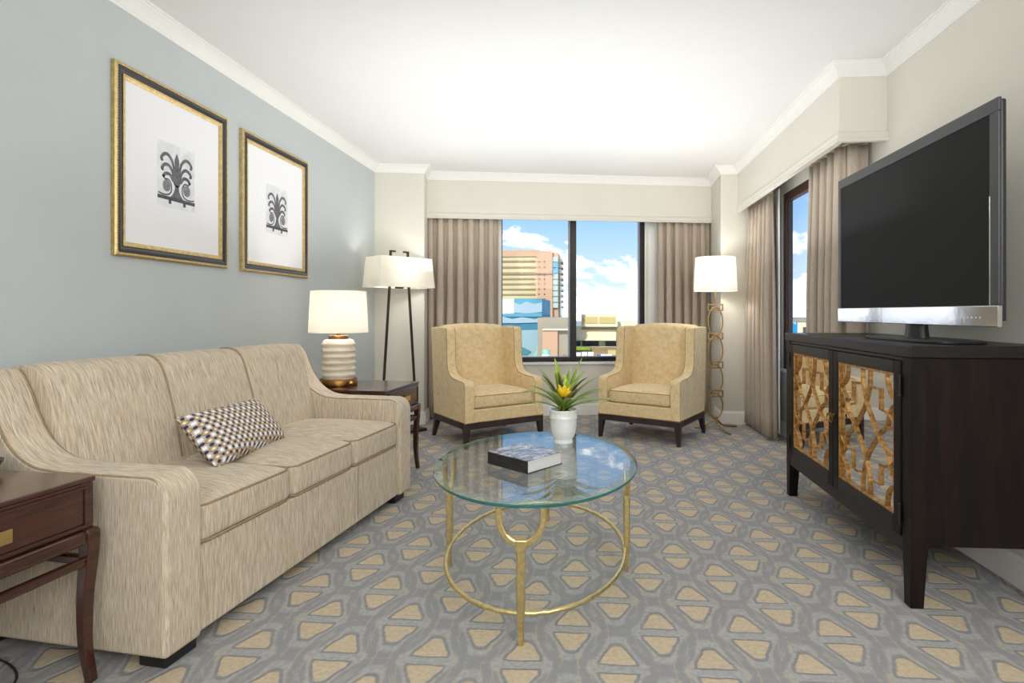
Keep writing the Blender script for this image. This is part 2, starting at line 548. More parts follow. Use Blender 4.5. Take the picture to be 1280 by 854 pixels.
M['paper'] = plain('mat_board', srgb(244, 244, 246), .8, spec=.15, var=.004)
M['print_grey'] = plain('print_background', srgb(230, 231, 234), .7, spec=.15, var=.10, vscale=16)
M['print_dark'] = plain('print_ornament', srgb(112, 110, 114), .7, spec=.15, var=.25, vscale=60)
M['print_mid'] = plain('print_rosette', srgb(140, 138, 142), .7, spec=.15, var=.45, vscale=170)
M['print_black'] = plain('print_railing', srgb(92, 90, 92), .7, spec=.15, var=.2, vscale=60)
M['gilt_frame'] = metal('gilt_frame', srgb(214, 190, 134), .38, .16, 50, .1)
M['black_lacquer'] = plain('black_lacquer', srgb(40, 34, 34), .25, coat=.3, var=.05)
M['moss'] = plain('moss', srgb(92, 104, 44), .95, var=.5, vscale=150, bump=.8)

def pillow_mat():
    m, n, b = new_mat('pillow_print')
    co = n.coord('Object')
    mp = n.mapping(co, scale=(1, 1, 1), rot=(0, 0, R(8)))
    sp = n.node('ShaderNodeSeparateXYZ'); n.link(mp, sp.inputs[0])
    P = .0360
    def cellc(v, o):
        return n.math('MULTIPLY', n.math('SUBTRACT', n.math('FRACT', n.math('ADD', n.math('DIVIDE', v, P), o)), .5), P)
    u, v = sp.outputs[0], sp.outputs[1]
    def d2(ox, oy):
        a, b_ = cellc(u, ox), cellc(v, oy)
        return n.math('SQRT', n.math('ADD', n.math('MULTIPLY', a, a), n.math('MULTIPLY', b_, b_)))
    def dm(ox, oy):
        return n.math('MAXIMUM', n.math('ABSOLUTE', cellc(u, ox)), n.math('ABSOLUTE', cellc(v, oy)))
    circ = d2(0, 0)
    colr = n.mix(n.smooth(dm(.5, .5), .0060, .0070, 1, 0), srgb(196, 184, 170), srgb(246, 244, 244))
    for ox, oy in ((.5, 0), (0, .5)):
        k = n.math('ADD', n.math('ABSOLUTE', cellc(u, ox)), n.math('ABSOLUTE', cellc(v, oy)))
        kk = n.math('MINIMUM', dm(ox, oy), n.math('MULTIPLY', k, .72))
        colr = n.mix(n.smooth(kk, .0047, .0058, 1, 0), colr, srgb(58, 58, 92))
    colr = n.mix(n.smooth(circ, .0112, .0122, 1, 0), colr, srgb(132, 112, 92))
    colr = n.mix(n.smooth(circ, .0090, .0100, 1, 0), colr, srgb(196, 170, 128))
    colr = n.mix(n.smooth(circ, .0038, .0046, 1, 0), colr, srgb(246, 238, 228))
    n.link(colr, b.inputs['Base Color'])
    b.inputs['Roughness'].default_value = .85; b.inputs['Specular IOR Level'].default_value = .15
    return m
M['pillow'] = pillow_mat()

def leaf_mat(name, c0, c1, c2):
    m, n, b = new_mat(name)
    g = n.coord('Generated')
    sp = n.node('ShaderNodeSeparateXYZ'); n.link(g, sp.inputs[0])
    f = n.noise(n.coord('Object'), 30, 3, .5)
    k = n.math('ADD', sp.outputs[2], n.math('MULTIPLY', n.math('SUBTRACT', f, .5), .5))
    n.link(n.ramp(k, [(.05, c0), (.5, c1), (.95, c2)]), b.inputs['Base Color'])
    b.inputs['Roughness'].default_value = .4
    return m
M['leaf'] = leaf_mat('bromeliad_leaf', srgb(66, 88, 36), srgb(112, 142, 56), srgb(160, 182, 104))
M['leaf_bright'] = leaf_mat('bromeliad_leaf_bright', srgb(132, 154, 40), srgb(160, 192, 52), srgb(190, 214, 96))
M['leaf_dark'] = leaf_mat('bromeliad_leaf_dark', srgb(54, 42, 30), srgb(84, 62, 36), srgb(104, 92, 52))
M['bract'] = leaf_mat('bromeliad_bract', srgb(190, 110, 20), srgb(246, 196, 24), srgb(252, 220, 60))

# ------------------------------------------------------------------ room shell
WX_L, WX_R, ZC, YF = -2.12, 1.71, 2.55, -1.7
SX, SY0 = 1.44, 3.38                     # side valance face and its near end
PIL_A, PIL_B = (-2.12, 5.34), (-1.65, 5.42)
VAL_A, VAL_B = (-1.70, 5.66), (1.30, 6.20)
RP_A, RP_B = (1.275, 5.66), (1.44, 5.66)
BW_O = Vector((-1.68, 5.76, 0)); BW_ANG = math.atan2(.54, 2.98)

struct(MB().box(-2.4, 2.0, -1.9, 6.7, -.12, 0).build('floor', M['carpet']))
struct(MB().box(-2.4, 2.0, -1.9, 6.75, ZC, ZC + .15).build('ceiling', M['ceiling']))
struct(MB().box(WX_L - .2, WX_L, -1.9, 5.7, 0, ZC).build('wall_left', M['wall_blue']))
struct(MB().box(WX_L, WX_R, YF - .2, YF, 0, ZC).build('wall_front', M['wall_cream']))
# pillar between the blue wall and the window bay
struct(MB().prism([PIL_A, PIL_B, (-1.70, 5.70), (-1.74, 6.2), (-2.3, 6.2), (-2.3, 5.34)], 0, ZC, 'z').build('wall_back_left', M['wall_cream']))
struct(MB().prism([RP_A, (1.71, 5.66), (1.71, 6.6), (1.31, 6.6)], 0, ZC, 'z').build('wall_back_right', M['wall_cream']))
# window wall (its own slightly turned axis)
bw = MB()
WX0, WX1, WZ0, WZ1 = .715, 2.312, .572, 2.22
for x0, x1, z0, z1 in ((-.12, WX0, 0, ZC), (WX1, 3.12, 0, ZC), (WX0, WX1, 0, WZ0), (WX0, WX1, WZ1, ZC)):
    bw.box(x0, x1, 0, .22, z0, z1)
struct(bw.build('wall_back', M['wall_cream'], loc=BW_O, rot=(0, 0, BW_ANG)))
# right wall with the side window opening
rw = MB(); OY0, OY1, OZ0, OZ1 = 3.62, 5.16, .60, 2.16
for y0, y1, z0, z1 in ((-1.9, OY0, 0, ZC), (OY1, 6.6, 0, ZC), (OY0, OY1, 0, OZ0), (OY0, OY1, OZ1, ZC)):
    rw.box(WX_R, WX_R + .06, y0, y1, z0, z1)
struct(rw.build('wall_right', M['wall_cream']))

# valances (boxed pelmets) with a moulded lower edge
# back pelmet: front face from VAL_A to VAL_B
def pelmet_open(name, path, zb, th, mat):
    # a board following the path, thickness th behind it (to the left of travel), so that the curtain hangs behind it
    pr = [(0, zb), (0, ZC), (-th, ZC), (-th, zb), (0, zb)]
    o = struct(MB().sweep(path, pr).build(name, mat))
    MB().sweep(path, [(0, zb - .004), (.016, zb - .004), (.018, zb + .010), (.010, zb + .018), (.014, zb + .028), (.014, zb + .046), (.006, zb + .054), (0, zb + .060)]).build('pelmet_moulding', mat, parent=o, smooth=40)
    return o
pelmet_open('trim_1', [VAL_A, VAL_B], 2.078, .03, M['wall_cream'])
pelmet_open('trim_2', [(SX, 5.66), (SX, SY0), (WX_R, SY0)], 2.10, .03, M['wall_cream'])

CROWN = [(0, ZC - .078), (.008, ZC - .078), (.010, ZC - .068), (.016, ZC - .062), (.018, ZC - .056), (.026, ZC - .046),
         (.038, ZC - .032), (.050, ZC - .020), (.054, ZC - .018), (.056, ZC - .010), (.064, ZC - .008), (.066, ZC - .0005), (0, ZC - .0005)]
crown_path = [(WX_L, YF), PIL_A, PIL_B, VAL_A, VAL_B, RP_A, (SX, 5.66), (SX, SY0), (WX_R, SY0), (WX_R, YF), (WX_L, YF)]
struct(MB().sweep(crown_path, CROWN).build('trim_3', M['trim_white'], smooth=30))
BASE = [(0, 0), (.016, 0), (.016, .085), (.012, .095), (.013, .102), (.007, .112), (.004, .122), (0, .124)]
def baseboard(name, path):
    return struct(MB().sweep(path, BASE).build(name, M['trim_white'], smooth=35))
bwp = lambda x, y=0: (BW_O.x + x * math.cos(BW_ANG) - y * math.sin(BW_ANG), BW_O.y + x * math.sin(BW_ANG) + y * math.cos(BW_ANG))
baseboard('baseboard_left', [(WX_L, YF), PIL_A, PIL_B, (-1.69, 5.70)])
baseboard('baseboard_back', [bwp(-.02), bwp(3.02)])
baseboard('baseboard_right', [(1.29, 6.0), RP_A, (WX_R, 5.66), (WX_R, YF)])

# ------------------------------------------------------------------ windows
wn = struct(empty('window_1', BW_O, BW_ANG))
fw = .055
def bar(parent, name, b, mat, bevel=.004):
    return MB().box(*b).build(name, mat, parent=parent, bevel=bevel)
bar(wn, 'jamb', (WX0, WX0 + fw * .55, .06, .14, WZ0, WZ1), M['frame_dark'])
bar(wn, 'jamb', (WX1 - fw, WX1, .06, .14, WZ0, WZ1), M['frame_dark'])
bar(wn, 'mullion', (1.480, 1.545, .055, .145, WZ0, WZ1), M['frame_dark'])
bar(wn, 'mullion_edge', (1.462, 1.480, .065, .13, WZ0, WZ1), M['frame_grey'])
bar(wn, 'jamb_edge', (WX1 - fw - .014, WX1 - fw, .07, .13, WZ0, WZ1), M['frame_grey'])
bar(wn, 'bottom_rail', (WX0, WX1, .058, .142, WZ0, WZ0 + .042), M['frame_dark'])
bar(wn, 'bottom_rail_edge', (WX0 + .02, WX1 - .05, .07, .13, WZ0 + .042, WZ0 + .052), M['frame_grey'])
bar(wn, 'top_rail', (WX0, WX1, .06, .14, WZ1 - .05, WZ1), M['frame_dark'])
bar(wn, 'pane', (WX0 + .02, 1.480, .098, .104, WZ0 + .03, WZ1 - .03), M['pane'], 0)
bar(wn, 'pane', (1.545, WX1 - .04, .098, .104, WZ0 + .03, WZ1 - .03), M['pane'], 0)
bar(wn, 'sill', (WX0 - .03, WX1 + .03, -.02, .06, WZ0 - .03, WZ0), M['trim_white'], .006)

w2 = struct(empty('window_2', (WX_R, 0, 0)))
def bar2(name, b, mat, bevel=.004):
    return MB().box(*b).build(name, mat, parent=w2, bevel=bevel)
bar2('jamb', (.002, .058, OY1 - .085, OY1, OZ0, OZ1), M['frame_brown'])
bar2('jamb', (.002, .058, OY0, OY0 + .075, OZ0, OZ1), M['frame_brown'])
bar2('top_rail', (.002, .058, OY0 + .075, OY1 - .085, OZ1 - .075, OZ1), M['frame_brown'])
bar2('bottom_rail', (.002, .058, OY0 + .075, OY1 - .085, OZ0, OZ0 + .06), M['frame_brown'])
bar2('glazing_bead', (.012, .050, OY1 - .098, OY1 - .085, OZ0 + .06, OZ1 - .075), M['frame_dark'])
bar2('pane', (.028, .033, OY0 + .06, OY1 - .07, OZ0 + .05, OZ1 - .06), M['pane'], 0)
bar2('sill', (-.02, .002, OY0 - .03, OY1 + .03, OZ0 - .03, OZ0), M['trim_white'], .005)

# ------------------------------------------------------------------ curtains
def curtain(name, path, z0, z1, folds, amp, label, liner=None, seed=0, flare=.0, group='taupe curtains'):
    rnd = random.Random(seed)
    P = [Vector(p) for p in path]
    L = [0]
    for i in range(1, len(P)): L.append(L[-1] + (P[i] - P[i - 1]).length)
    tot = L[-1]
    def pt(s):
        s = max(0, min(tot, s))
        for i in range(1, len(P)):
            if s <= L[i] + 1e-9:
                t = (s - L[i - 1]) / max(1e-9, L[i] - L[i - 1])
                return P[i - 1].lerp(P[i], t), (P[i] - P[i - 1]).normalized()
        return P[-1], (P[-1] - P[-2]).normalized()
    nx = folds * 16; nz = 14
    ph = [rnd.uniform(-.35, .35) for _ in range(folds + 2)]
    am = [rnd.uniform(.65, 1.15) for _ in range(folds + 2)]
    cen = P[0].lerp(P[-1], .5)
    rows = []
    for k in range(nz + 1):
        z = z1 + (z0 - z1) * k / nz
        q = k / nz
        row = []
        for i in range(nx + 1):
            s = tot * i / nx
            p, d = pt(s)
            nn = Vector((d.y, -d.x))
            fpos = i / 16.0
            j = int(fpos); fr = fpos - j
            ph_ = ph[j] * (1 - fr) + ph[j + 1] * fr
            a_ = am[j] * (1 - fr) + am[j + 1] * fr
            wob = .25 * math.sin(q * 2.3 + j * 1.7 + seed)
            c_ = math.sin(2 * math.pi * fpos + ph_ + wob)
            c_ = math.copysign(abs(c_) ** .75, c_)
            edge = min(1, min(i, nx - i) / 6)
            a = amp * a_ * (.45 + .55 * min(1, q * 2.2)) * c_ * (.35 + .65 * edge)
            e2 = (s / tot - .5) * flare * q - edge * .020 * (tot / folds / .10) * a_ * math.sin(2 * (2 * math.pi * fpos + ph_ + wob)) * (.4 + .6 * min(1, q * 2))
            row.append((p.x + nn.x * a + d.x * e2, p.y + nn.y * a + d.y * e2, z))
        rows.append(row)
    root = empty(name, (cen.x, cen.y, z0)); tag(root, label, 'curtain', group)
    m = MB(); m.quadgrid([[(x - cen.x, y - cen.y, z - z0) for x, y, z in r] for r in rows])
    m.build('drape', M['curtain'], parent=root, smooth=True, solid=.004)
    hb = MB(); hb.quadgrid([[(x - cen.x, y - cen.y, zz_ - z0) for x, y, _ in rows[0]] for zz_ in (z1 + .03, z1)])
    hb.build('heading_tape', M['curtain'], parent=root, smooth=True, solid=.006)
    if liner:
        (lx0, ly0), (lx1, ly1), lf = liner
        lr = []
        A, B = Vector((lx0, ly0)), Vector((lx1, ly1)); d = (B - A).normalized(); nn = Vector((-d.y, d.x))
        for k in range(7):
            z = z1 + .02 + (z0 + .02 - z1) * k / 6
            r = []
            for i in range(lf * 8 + 1):
                p = A.lerp(B, i / (lf * 8)); a = .005 * math.sin(2 * math.pi * i / 8 + k * .1)
                r.append((p.x + nn.x * a - cen.x, p.y + nn.y * a - cen.y, z - z0))
            lr.append(r)
        MB().quadgrid(lr).build('white_lining', M['liner'], parent=root, smooth=True, solid=.003)
    return root
cy = .015
vo = lambda x, y=-.058: bwp(x, y)
curtain('curtain', [vo(-.03), vo(.70)], .02, 2.12, 7, .052, 'taupe floor-length curtain left of the back window, behind the left armchair',
        liner=(bwp(.30, -.001), bwp(.735, -.001), 5), seed=3)
curtain('curtain', [vo(2.42), vo(3.0)], .02, 2.12, 6, .052, 'taupe floor-length curtain right of the back window, behind the right armchair',
        liner=(bwp(2.29, -.001), bwp(2.6, -.001), 3), seed=5)
curtain('curtain', [(1.535, 5.60), (1.545, 4.93)], .03, 2.13, 6, .050, 'taupe curtain at the far side of the side window, beside the ringed floor lamp',
        liner=((1.63, 5.2), (1.585, 4.87), 3), seed=8, flare=.12)
curtain('curtain', [(1.555, 4.12), (1.535, 3.62), (1.55, 3.56), (1.685, 3.555)], .03, 2.13, 6, .046,
        'taupe curtain hanging between the side window and the television', liner=None, seed=11)

# ------------------------------------------------------------------ sofa
sofa = tag(empty('sofa', (-1.283, 1.602, 0), R(83.2)), 'beige striped-weave three-seat sofa with swooping arms against the blue wall', 'sofa')
SL, SD, AW = 1.70, .83, .14
def arm_profile(n=10):
    c = spline([(.40, .60), (.50, .612), (.585, .66), (.645, .74), (.69, .84), (.735, .905)], 5)
    pts = [(0, .047), (0, .52)]
    for k in range(7):
        a = math.pi - k * (math.pi / 2) / 6
        pts.append((.07 + .07 * math.cos(a), .53 + .07 * math.sin(a)))
    pts += [(p[0], p[1]) for p in c]
    pts += [(.80, .906), (.825, .88), (SD, .047)]
    return pts
ap = arm_profile()
for x0 in (0, SL - AW):
    a = MB().prism(ap, x0, x0 + AW, 'x').build('arm', M['fab_v'], parent=sofa, smooth=40, bevel=.022, seg=4)
    for xx in (x0 + .006, x0 + AW - .006):
        line = [(xx, p[0] + .002 if i < 3 else p[0], p[1]) for i, p in enumerate(ap[:-3])]
        line = [(xx, -.001 + max(p[1], 0) if p[1] < .002 else p[1] + 0, p[2]) for p in line]
        cc = [( (x), y + (.012 if i < 3 else .010 * (1 - min(1, y / .07))), z - .006) for i, (x, y, z) in enumerate(line)]
        MB().tube([(p[0], p[1], max(p[2], .075)) for p in cc], .0042, 6).build('piping', M['fab_pipe'], parent=a, smooth=True)
MB().box(AW, SL - AW, .02, SD - .02, .047, .335).build('base', M['fab_v'], parent=sofa, smooth=40, bevel=.012, seg=3)
for x in (1.13,):
    MB().tube([(x, .0195, .075), (x, .0185, .33)], .0015, 5).build('front_seam', M['fab_pipe'], parent=sofa)
cw = (SL - 2 * AW) / 3
for i in range(3):
    cx = AW + cw * (i + .5)
    c = MB().cushion(cw - .004, .62, .135, .028, .032, 9, m=4).build('seat_cushion', M['fab_h'], parent=sofa, smooth=True, loc=(cx, .012 + .31, .338 + .0675))
    for zz_ in (.058, -.062):
        hx, hy, r = (cw - .004) / 2 - .006, .31 - .004, .03
        loop = [(-hx, -hy + .3, zz_), (-hx, -hy + r, zz_), (-hx + r * .3, -hy + r * .3, zz_), (-hx + r, -hy, zz_), (0, -hy - .0008, zz_), (hx - r, -hy, zz_), (hx - r * .3, -hy + r * .3, zz_), (hx, -hy + r, zz_), (hx, -hy + .3, zz_)]
        MB().tube(loop, .0042, 6).build('piping', M['fab_pipe'], parent=c, smooth=True)
    # tight back section, leaning, rounded over at the top
    bk = []
    prof = [(.520, .30), (.535, .44), (.560, .58), (.595, .72), (.628, .825), (.655, .880), (.69, .907), (.74, .914), (.79, .903), (.815, .865), (.825, .70), (.825, .30)]
    pr = [(p[0], p[1]) for p in spline([(a, b, 0) for a, b in prof], 3)]
    nx = 8; rows = []
    for k in range(nx + 1):
        t = -1 + 2 * k / nx
        bulge = .016 * (1 - t * t) ** .6
        rows.append([(cx + t * (cw / 2 - .001), a - bulge * (1 if j < len(pr) * .62 else 0) * min(1, (b - .28) * 5), b + (bulge * .35 if .4 * len(pr) < j < .75 * len(pr) else 0)) for j, (a, b) in enumerate(pr)])
    m = MB().quadgrid(rows)
    m.ngon(rows[0]); m.ngon(rows[-1][::-1])
    m.build('back_cushion', M['fab_h'], parent=sofa, smooth=50)
    if i < 2:
        x = AW + cw * (i + 1)
        MB().tube([(x, a - .001, b + (.002 if b > .85 else 0)) for a, b in pr[4:26]], .005, 6).build('back_welt', M['fab_pipe'], parent=sofa, smooth=True)
for x in (.030, SL - .150):
    for y in (.030, SD - .13):
        MB().box(x, x + .12, y, y + .10, 0, .048).build('foot', M['black'], parent=sofa, bevel=.006)

# lumbar pillow
pl = MB()
n = 18
rows_t, rows_b = [], []
for i in range(n + 1):
    rt, rb = [], []
    for j in range(n + 1):
        u = -1 + 2 * i / n; v = -1 + 2 * j / n
        k = (max(0, 1 - u ** 4) * max(0, 1 - v ** 4)) ** .5
        px_ = .272 * u * (1 - .035 * (1 - v * v)); py_ = .130 * v * (1 - .07 * (1 - u * u))
        rt.append((px_, py_, .062 * k)); rb.append((px_, py_, -.058 * k))
    rows_t.append(rt); rows_b.append(rb)
pl.quadgrid(rows_t); pl.quadgrid([r[::-1] for r in rows_b])
po = pl.build('throw_pillow', M['pillow'], smooth=True)
tag(po, 'small oblong pillow with navy, white and gold geometric print on the sofa', 'pillow')
# pillow frame: x along its length, z = face normal
import mathutils
sm = Matrix.Translation(sofa.location) @ Matrix.Rotation(R(83.2), 4, 'Z')
PIL_C = Vector((.705, .352, .588))
lx = Vector((.985, .16, -.02)).normalized()
ly = Vector((-.10, .60, .72)); ly = (ly - lx * ly.dot(lx)).normalized()
lz = lx.cross(ly)
po.matrix_world = sm @ Matrix(((lx.x, ly.x, lz.x, PIL_C.x), (lx.y, ly.y, lz.y, PIL_C.y), (lx.z, ly.z, lz.z, PIL_C.z), (0, 0, 0, 1)))

# ------------------------------------------------------------------ side tables
def side_table(loc, rz, label, Wd):
    # local: +x is the drawer front, y along the front, origin at the front-far corner on the floor
    t = tag(empty('side_table', loc, rz), label, 'side table', 'mahogany side tables at the sofa ends')
    Dp = .60
    MB().box(-Dp, 0, -Wd, 0, .462, .598).build('case', M['mahogany'], parent=t, bevel=.004)
    MB().box(-Dp - .004, .004, -Wd - .004, .004, .598, .614).build('top', M['mahogany'], parent=t, bevel=.005)
    dr = MB().box(-.02, .006, -Wd + .035, -.035, .480, .584).build('drawer', M['mahogany'], parent=t, bevel=.003)
    for b in ((-.004, .011, -Wd + .030, -.030, .584, .590), (-.004, .011, -Wd + .030, -.030, .474, .480),
              (-.004, .011, -Wd + .029, -Wd + .035, .474, .590), (-.004, .011, -.035, -.029, .474, .590)):
        MB().box(*b).build('drawer_bead', M['mahogany'], parent=dr, bevel=.002)
    h = MB(); h.box(.006, .022, -Wd / 2 - .012, -Wd / 2 + .012, .520, .536)
    h.box(.020, .027, -Wd / 2 - .055, -Wd / 2 + .055, .510, .546)
    h.build('handle', M['brass_bright'], parent=dr, bevel=.002)
    # stand with rounded shoulders
    e = .012
    for y0, y1 in ((-Wd - e, -Wd + .03), (-.03, e)):
        MB().box(-Dp - e, e, y0, y1, .418, .462).build('rail', M['mahogany'], parent=t, bevel=.010, seg=3)
        MB().box(-Dp + .02, -.02, y0 + .010, y1 - .010, .352, .378).build('stretcher', M['mahogany'], parent=t, bevel=.005)
    for x0, x1 in ((-Dp - e, -Dp + .03), (-.03, e)):
        MB().box(x0, x1, -Wd + .03, -.03, .418, .460).build('rail', M['mahogany'], parent=t, bevel=.010, seg=3)
        MB().box(x0 + .010, x1 - .010, -Wd + .02, -.02, .352, .378).build('stretcher', M['mahogany'], parent=t, bevel=.005)
    for sx, x in ((1, e - .020), (-1, -Dp - e + .020)):
        for sy, y in ((1, e - .020), (-1, -Wd - e + .020)):
            m = MB()
            path = [(x, y, .455), (x, y, .38), (x - sx * .006, y - sy * .006, .26), (x - sx * .006, y - sy * .006, .12), (x + sx * .004, y + sy * .004, 0)]
            sp_ = spline(path, 4)
            q = [.020, .020, .0195, .0185, .018, .0175, .017, .0165, .016, .0155, .015, .0145, .014, .0135, .013, .0125, .012]
            m.tube(sp_, q[:len(sp_)], sec=[(-1, -1), (1, -1), (1, 1), (-1, 1)], up=(1, 0, 0))
            m.build('leg', M['mahogany'], parent=t, bevel=.004)
    return t
side_table((-1.485, 1.572, 0), R(-6), 'mahogany side table with brass drawer pull at the near end of the sofa', .58)
side_table((-1.225, 3.89, 0), R(-6), 'mahogany side table under the white-shaded table lamp at the far end of the sofa', .50)

# dark bowl at the very edge of the near table
bo = MB().lathe([(0, 0), (.030, 0), (.036, .006), (.048, .020), (.056, .034), (.058, .040), (.052, .036), (.040, .020), (0, .012)], 28).build('bowl', M['black_lacquer'], smooth=50, loc=(-1.832, 1.548, .6145))
tag(bo, 'small dark glossy bowl on the near side table by the sofa arm', 'bowl')
cord = MB().tube(spline([(-1.45, 1.05, .004), (-1.62, 1.30, .004), (-1.72, 1.56, .004), (-1.95, 1.66, .004), (-2.08, 1.62, .004)], 8), .0035, 6).build('power_cord', M['black'], smooth=True)
tag(cord, 'thin black power cord on the carpet under the near side table', 'cord')

# ------------------------------------------------------------------ table lamp
def point(name, loc, power, parent=None, r=.05, color=(1, .975, .94)):
    d = bpy.data.lights.new(name, 'POINT'); d.energy = power; d.shadow_soft_size = r; d.color = color
    o = bpy.data.objects.new(name, d); col.objects.link(o); o.location = loc
    if parent: o.parent = parent
    return o
tl = tag(empty('table_lamp', (-1.70, 3.655, .615)), 'ribbed cream stoneware lamp with white drum shade on the far side table', 'lamp')
MB().lathe([(0, 0), (.118, 0), (.120, .004), (.120, .040), (.116, .045), (0, .045)], 40).build('base', M['brass'], parent=tl, smooth=40)
prof = [(.098, .045)]
for k in range(6):
    z = .045 + k * .041
    rr = .112 if k < 5 else .110
    prof += [(.099, z + .006), (rr - .003, z + .019), (rr, z + .025), (rr - .004, z + .032), (.100, z + .040)]
prof += [(.098, .296), (.088, .304), (.070, .308), (0, .308)]
MB().lathe(prof, 48).build('ribbed_body', M['stoneware'], parent=tl, smooth=60)
MB().lathe([(0, .306), (.064, .306), (.064, .330), (.060, .333), (0, .333)], 32).build('neck_cap', M['brass'], parent=tl, smooth=40)
MB().lathe([(0, .332), (.012, .332), (.012, .40), (.010, .60), (0, .60)], 12).build('stem', M['brass'], parent=tl, smooth=40)
kb = MB(); kb.sphere((.118, -.075, .022), .014, 10, 8); kb.tube([(.105, -.066, .022), (.118, -.075, .022)], .006, 8)
kb.build('switch_knob', M['brass_bright'], parent=tl, smooth=True)
def drum(name, r0, r1, z0, z1, parent, n=48, th=.004):
    m = MB().lathe([(r0, z0), (r1, z1), (r1 - th, z1), (r0 - th, z0), (r0, z0)], n, cap=False)
    return m.build(name, M['shade'], parent=parent, smooth=35)
drum('shade', .190, .177, .352, .630, tl)
point('table_lamp_bulb', (0, 0, .50), 4.2, tl)

# ------------------------------------------------------------------ floor lamp with rectangular shade
fl = tag(empty('floor_lamp', (-1.765, 5.03, 0), R(50)), 'dark bronze two-legged floor lamp with rectangular white shade in the corner', 'lamp')
MB().box(-.22, .22, -.12, .12, 0, .026).build('base', M['bronze'], parent=fl, bevel=.004)
for s in (-1, 1):
    m = MB()
    m.tube([(s * .185, 0, .02), (s * .155, 0, .5), (s * .10, 0, 1.33), (s * .088, 0, 1.655)], .0095, sec=[(-1, -1), (1, -1), (1, 1), (-1, 1)], up=(0, 1, 0))
    m.build('leg', M['bronze'], parent=fl, bevel=.002)
    MB().box(s * .088 - .010 if s > 0 else s * .088 - .010, s * .088 + .010, -.0095, .0095, 1.645, 1.668).build('leg_tip', M['bronze'], parent=fl, bevel=.002)
    MB().box(min(s * .088, s * .040), max(s * .088, s * .040), -.009, .009, 1.652, 1.668).build('hook', M['bronze'], parent=fl, bevel=.002)
def rect_shade(a0, b0, a1, b1, z0, z1, parent, th=.004):
    m = MB()
    def ring(a, b, z): return [(-a, -b, z), (a, -b, z), (a, b, z), (-a, b, z)]
    m.quadgrid([ring(a0, b0, z0), ring(a1, b1, z1), ring(a1 - th, b1 - th, z1), ring(a0 - th, b0 - th, z0), ring(a0, b0, z0)], closed_v=True)
    return m.build('shade', M['shade'], parent=parent)
rect_shade(.285, .15, .262, .132, 1.33, 1.603, fl)
MB().box(-.10, .10, -.006, .006, 1.335, 1.347).build('shade_bar', M['bronze'], parent=fl)
MB().lathe([(0, 1.345), (.018, 1.345), (.018, 1.40), (.01, 1.41), (0, 1.41)], 12, c=(0, 0, 0)).build('socket', M['bronze'], parent=fl, smooth=40)
MB().box(-.030, .030, -.03, .03, 1.322, 1.336).build('switch_box', M['black'], parent=fl, bevel=.003)
point('floor_lamp_bulb', (0, 0, 1.47), 3.8, fl, .04)

# ------------------------------------------------------------------ floor lamp of stacked rings
rl = tag(empty('floor_lamp', (1.165, 5.40, 0), R(4)), 'champagne metal floor lamp of stacked rings with white drum shade by the curtain', 'lamp')
for k, a in enumerate((-78, 20, 172)):
    d = Vector((math.cos(R(a)), math.sin(R(a)), 0))
    ln = (.27, .24, .19)[k]
    pth = spline([Vector((0, 0, .10)), d * .03 + Vector((0, 0, .075)), d * .09 + Vector((0, 0, .03)), d * (ln - .04) + Vector((0, 0, .010)), d * ln + Vector((0, 0, .008))], 6)
    MB().tube(pth, .0085, 8).build('foot', M['champagne'], parent=rl, smooth=True)
MB().lathe([(0, .085), (.016, .085), (.020, .10), (.016, .115), (0, .115)], 16).build('hub', M['champagne'], parent=rl, smooth=40)
zb = [.305, .578, .850, 1.122]
hw = .069
zprev = .10
for k, z in enumerate(zb):
    lo = zprev - (.03 if k else 0); hi = z + .03
    cz, rz_ = (lo + hi) / 2, (hi - lo) / 2
    MB().tube([(hw * 1.0 * math.cos(t), 0, cz + rz_ * math.sin(t)) for t in [2 * math.pi * i / 40 for i in range(40)]], .0075, 8, closed=True).build('ring', M['champagne'], parent=rl, smooth=True)
    m = MB()
    for z_ in (z, z + .056):
        pts = []
        for i in range(9):
            t = -1 + i / 4
            pts.append((t * hw, 0, z_ + (.014 * (1 - t * t) if z_ == z + .056 else -.014 * (1 - t * t)) * 0))
        m.tube(pts, .0055, sec=[(-1, -1.6), (1, -1.6), (1, 1.6), (-1, 1.6)], up=(0, 1, 0))
    for sx in (-1, 1):
        m.tube([(sx * hw, 0, z - .0055), (sx * hw, 0, z + .0615)], .0055, sec=[(-1, -1.6), (1, -1.6), (1, 1.6), (-1, 1.6)], up=(0, 1, 0))
    m.build('box_link', M['champagne'], parent=rl)
    zprev = z + .056
MB().lathe([(0, 1.175), (.006, 1.175), (.006, 1.31), (.014, 1.315), (.014, 1.36), (.006, 1.37), (.006, 1.60), (0, 1.60)], 12).build('stem', M['champagne'], parent=rl, smooth=40)
drum('shade', .200, .184, 1.305, 1.622, rl)
point('ring_lamp_bulb', (0, 0, 1.47), 6.5, rl, .05)

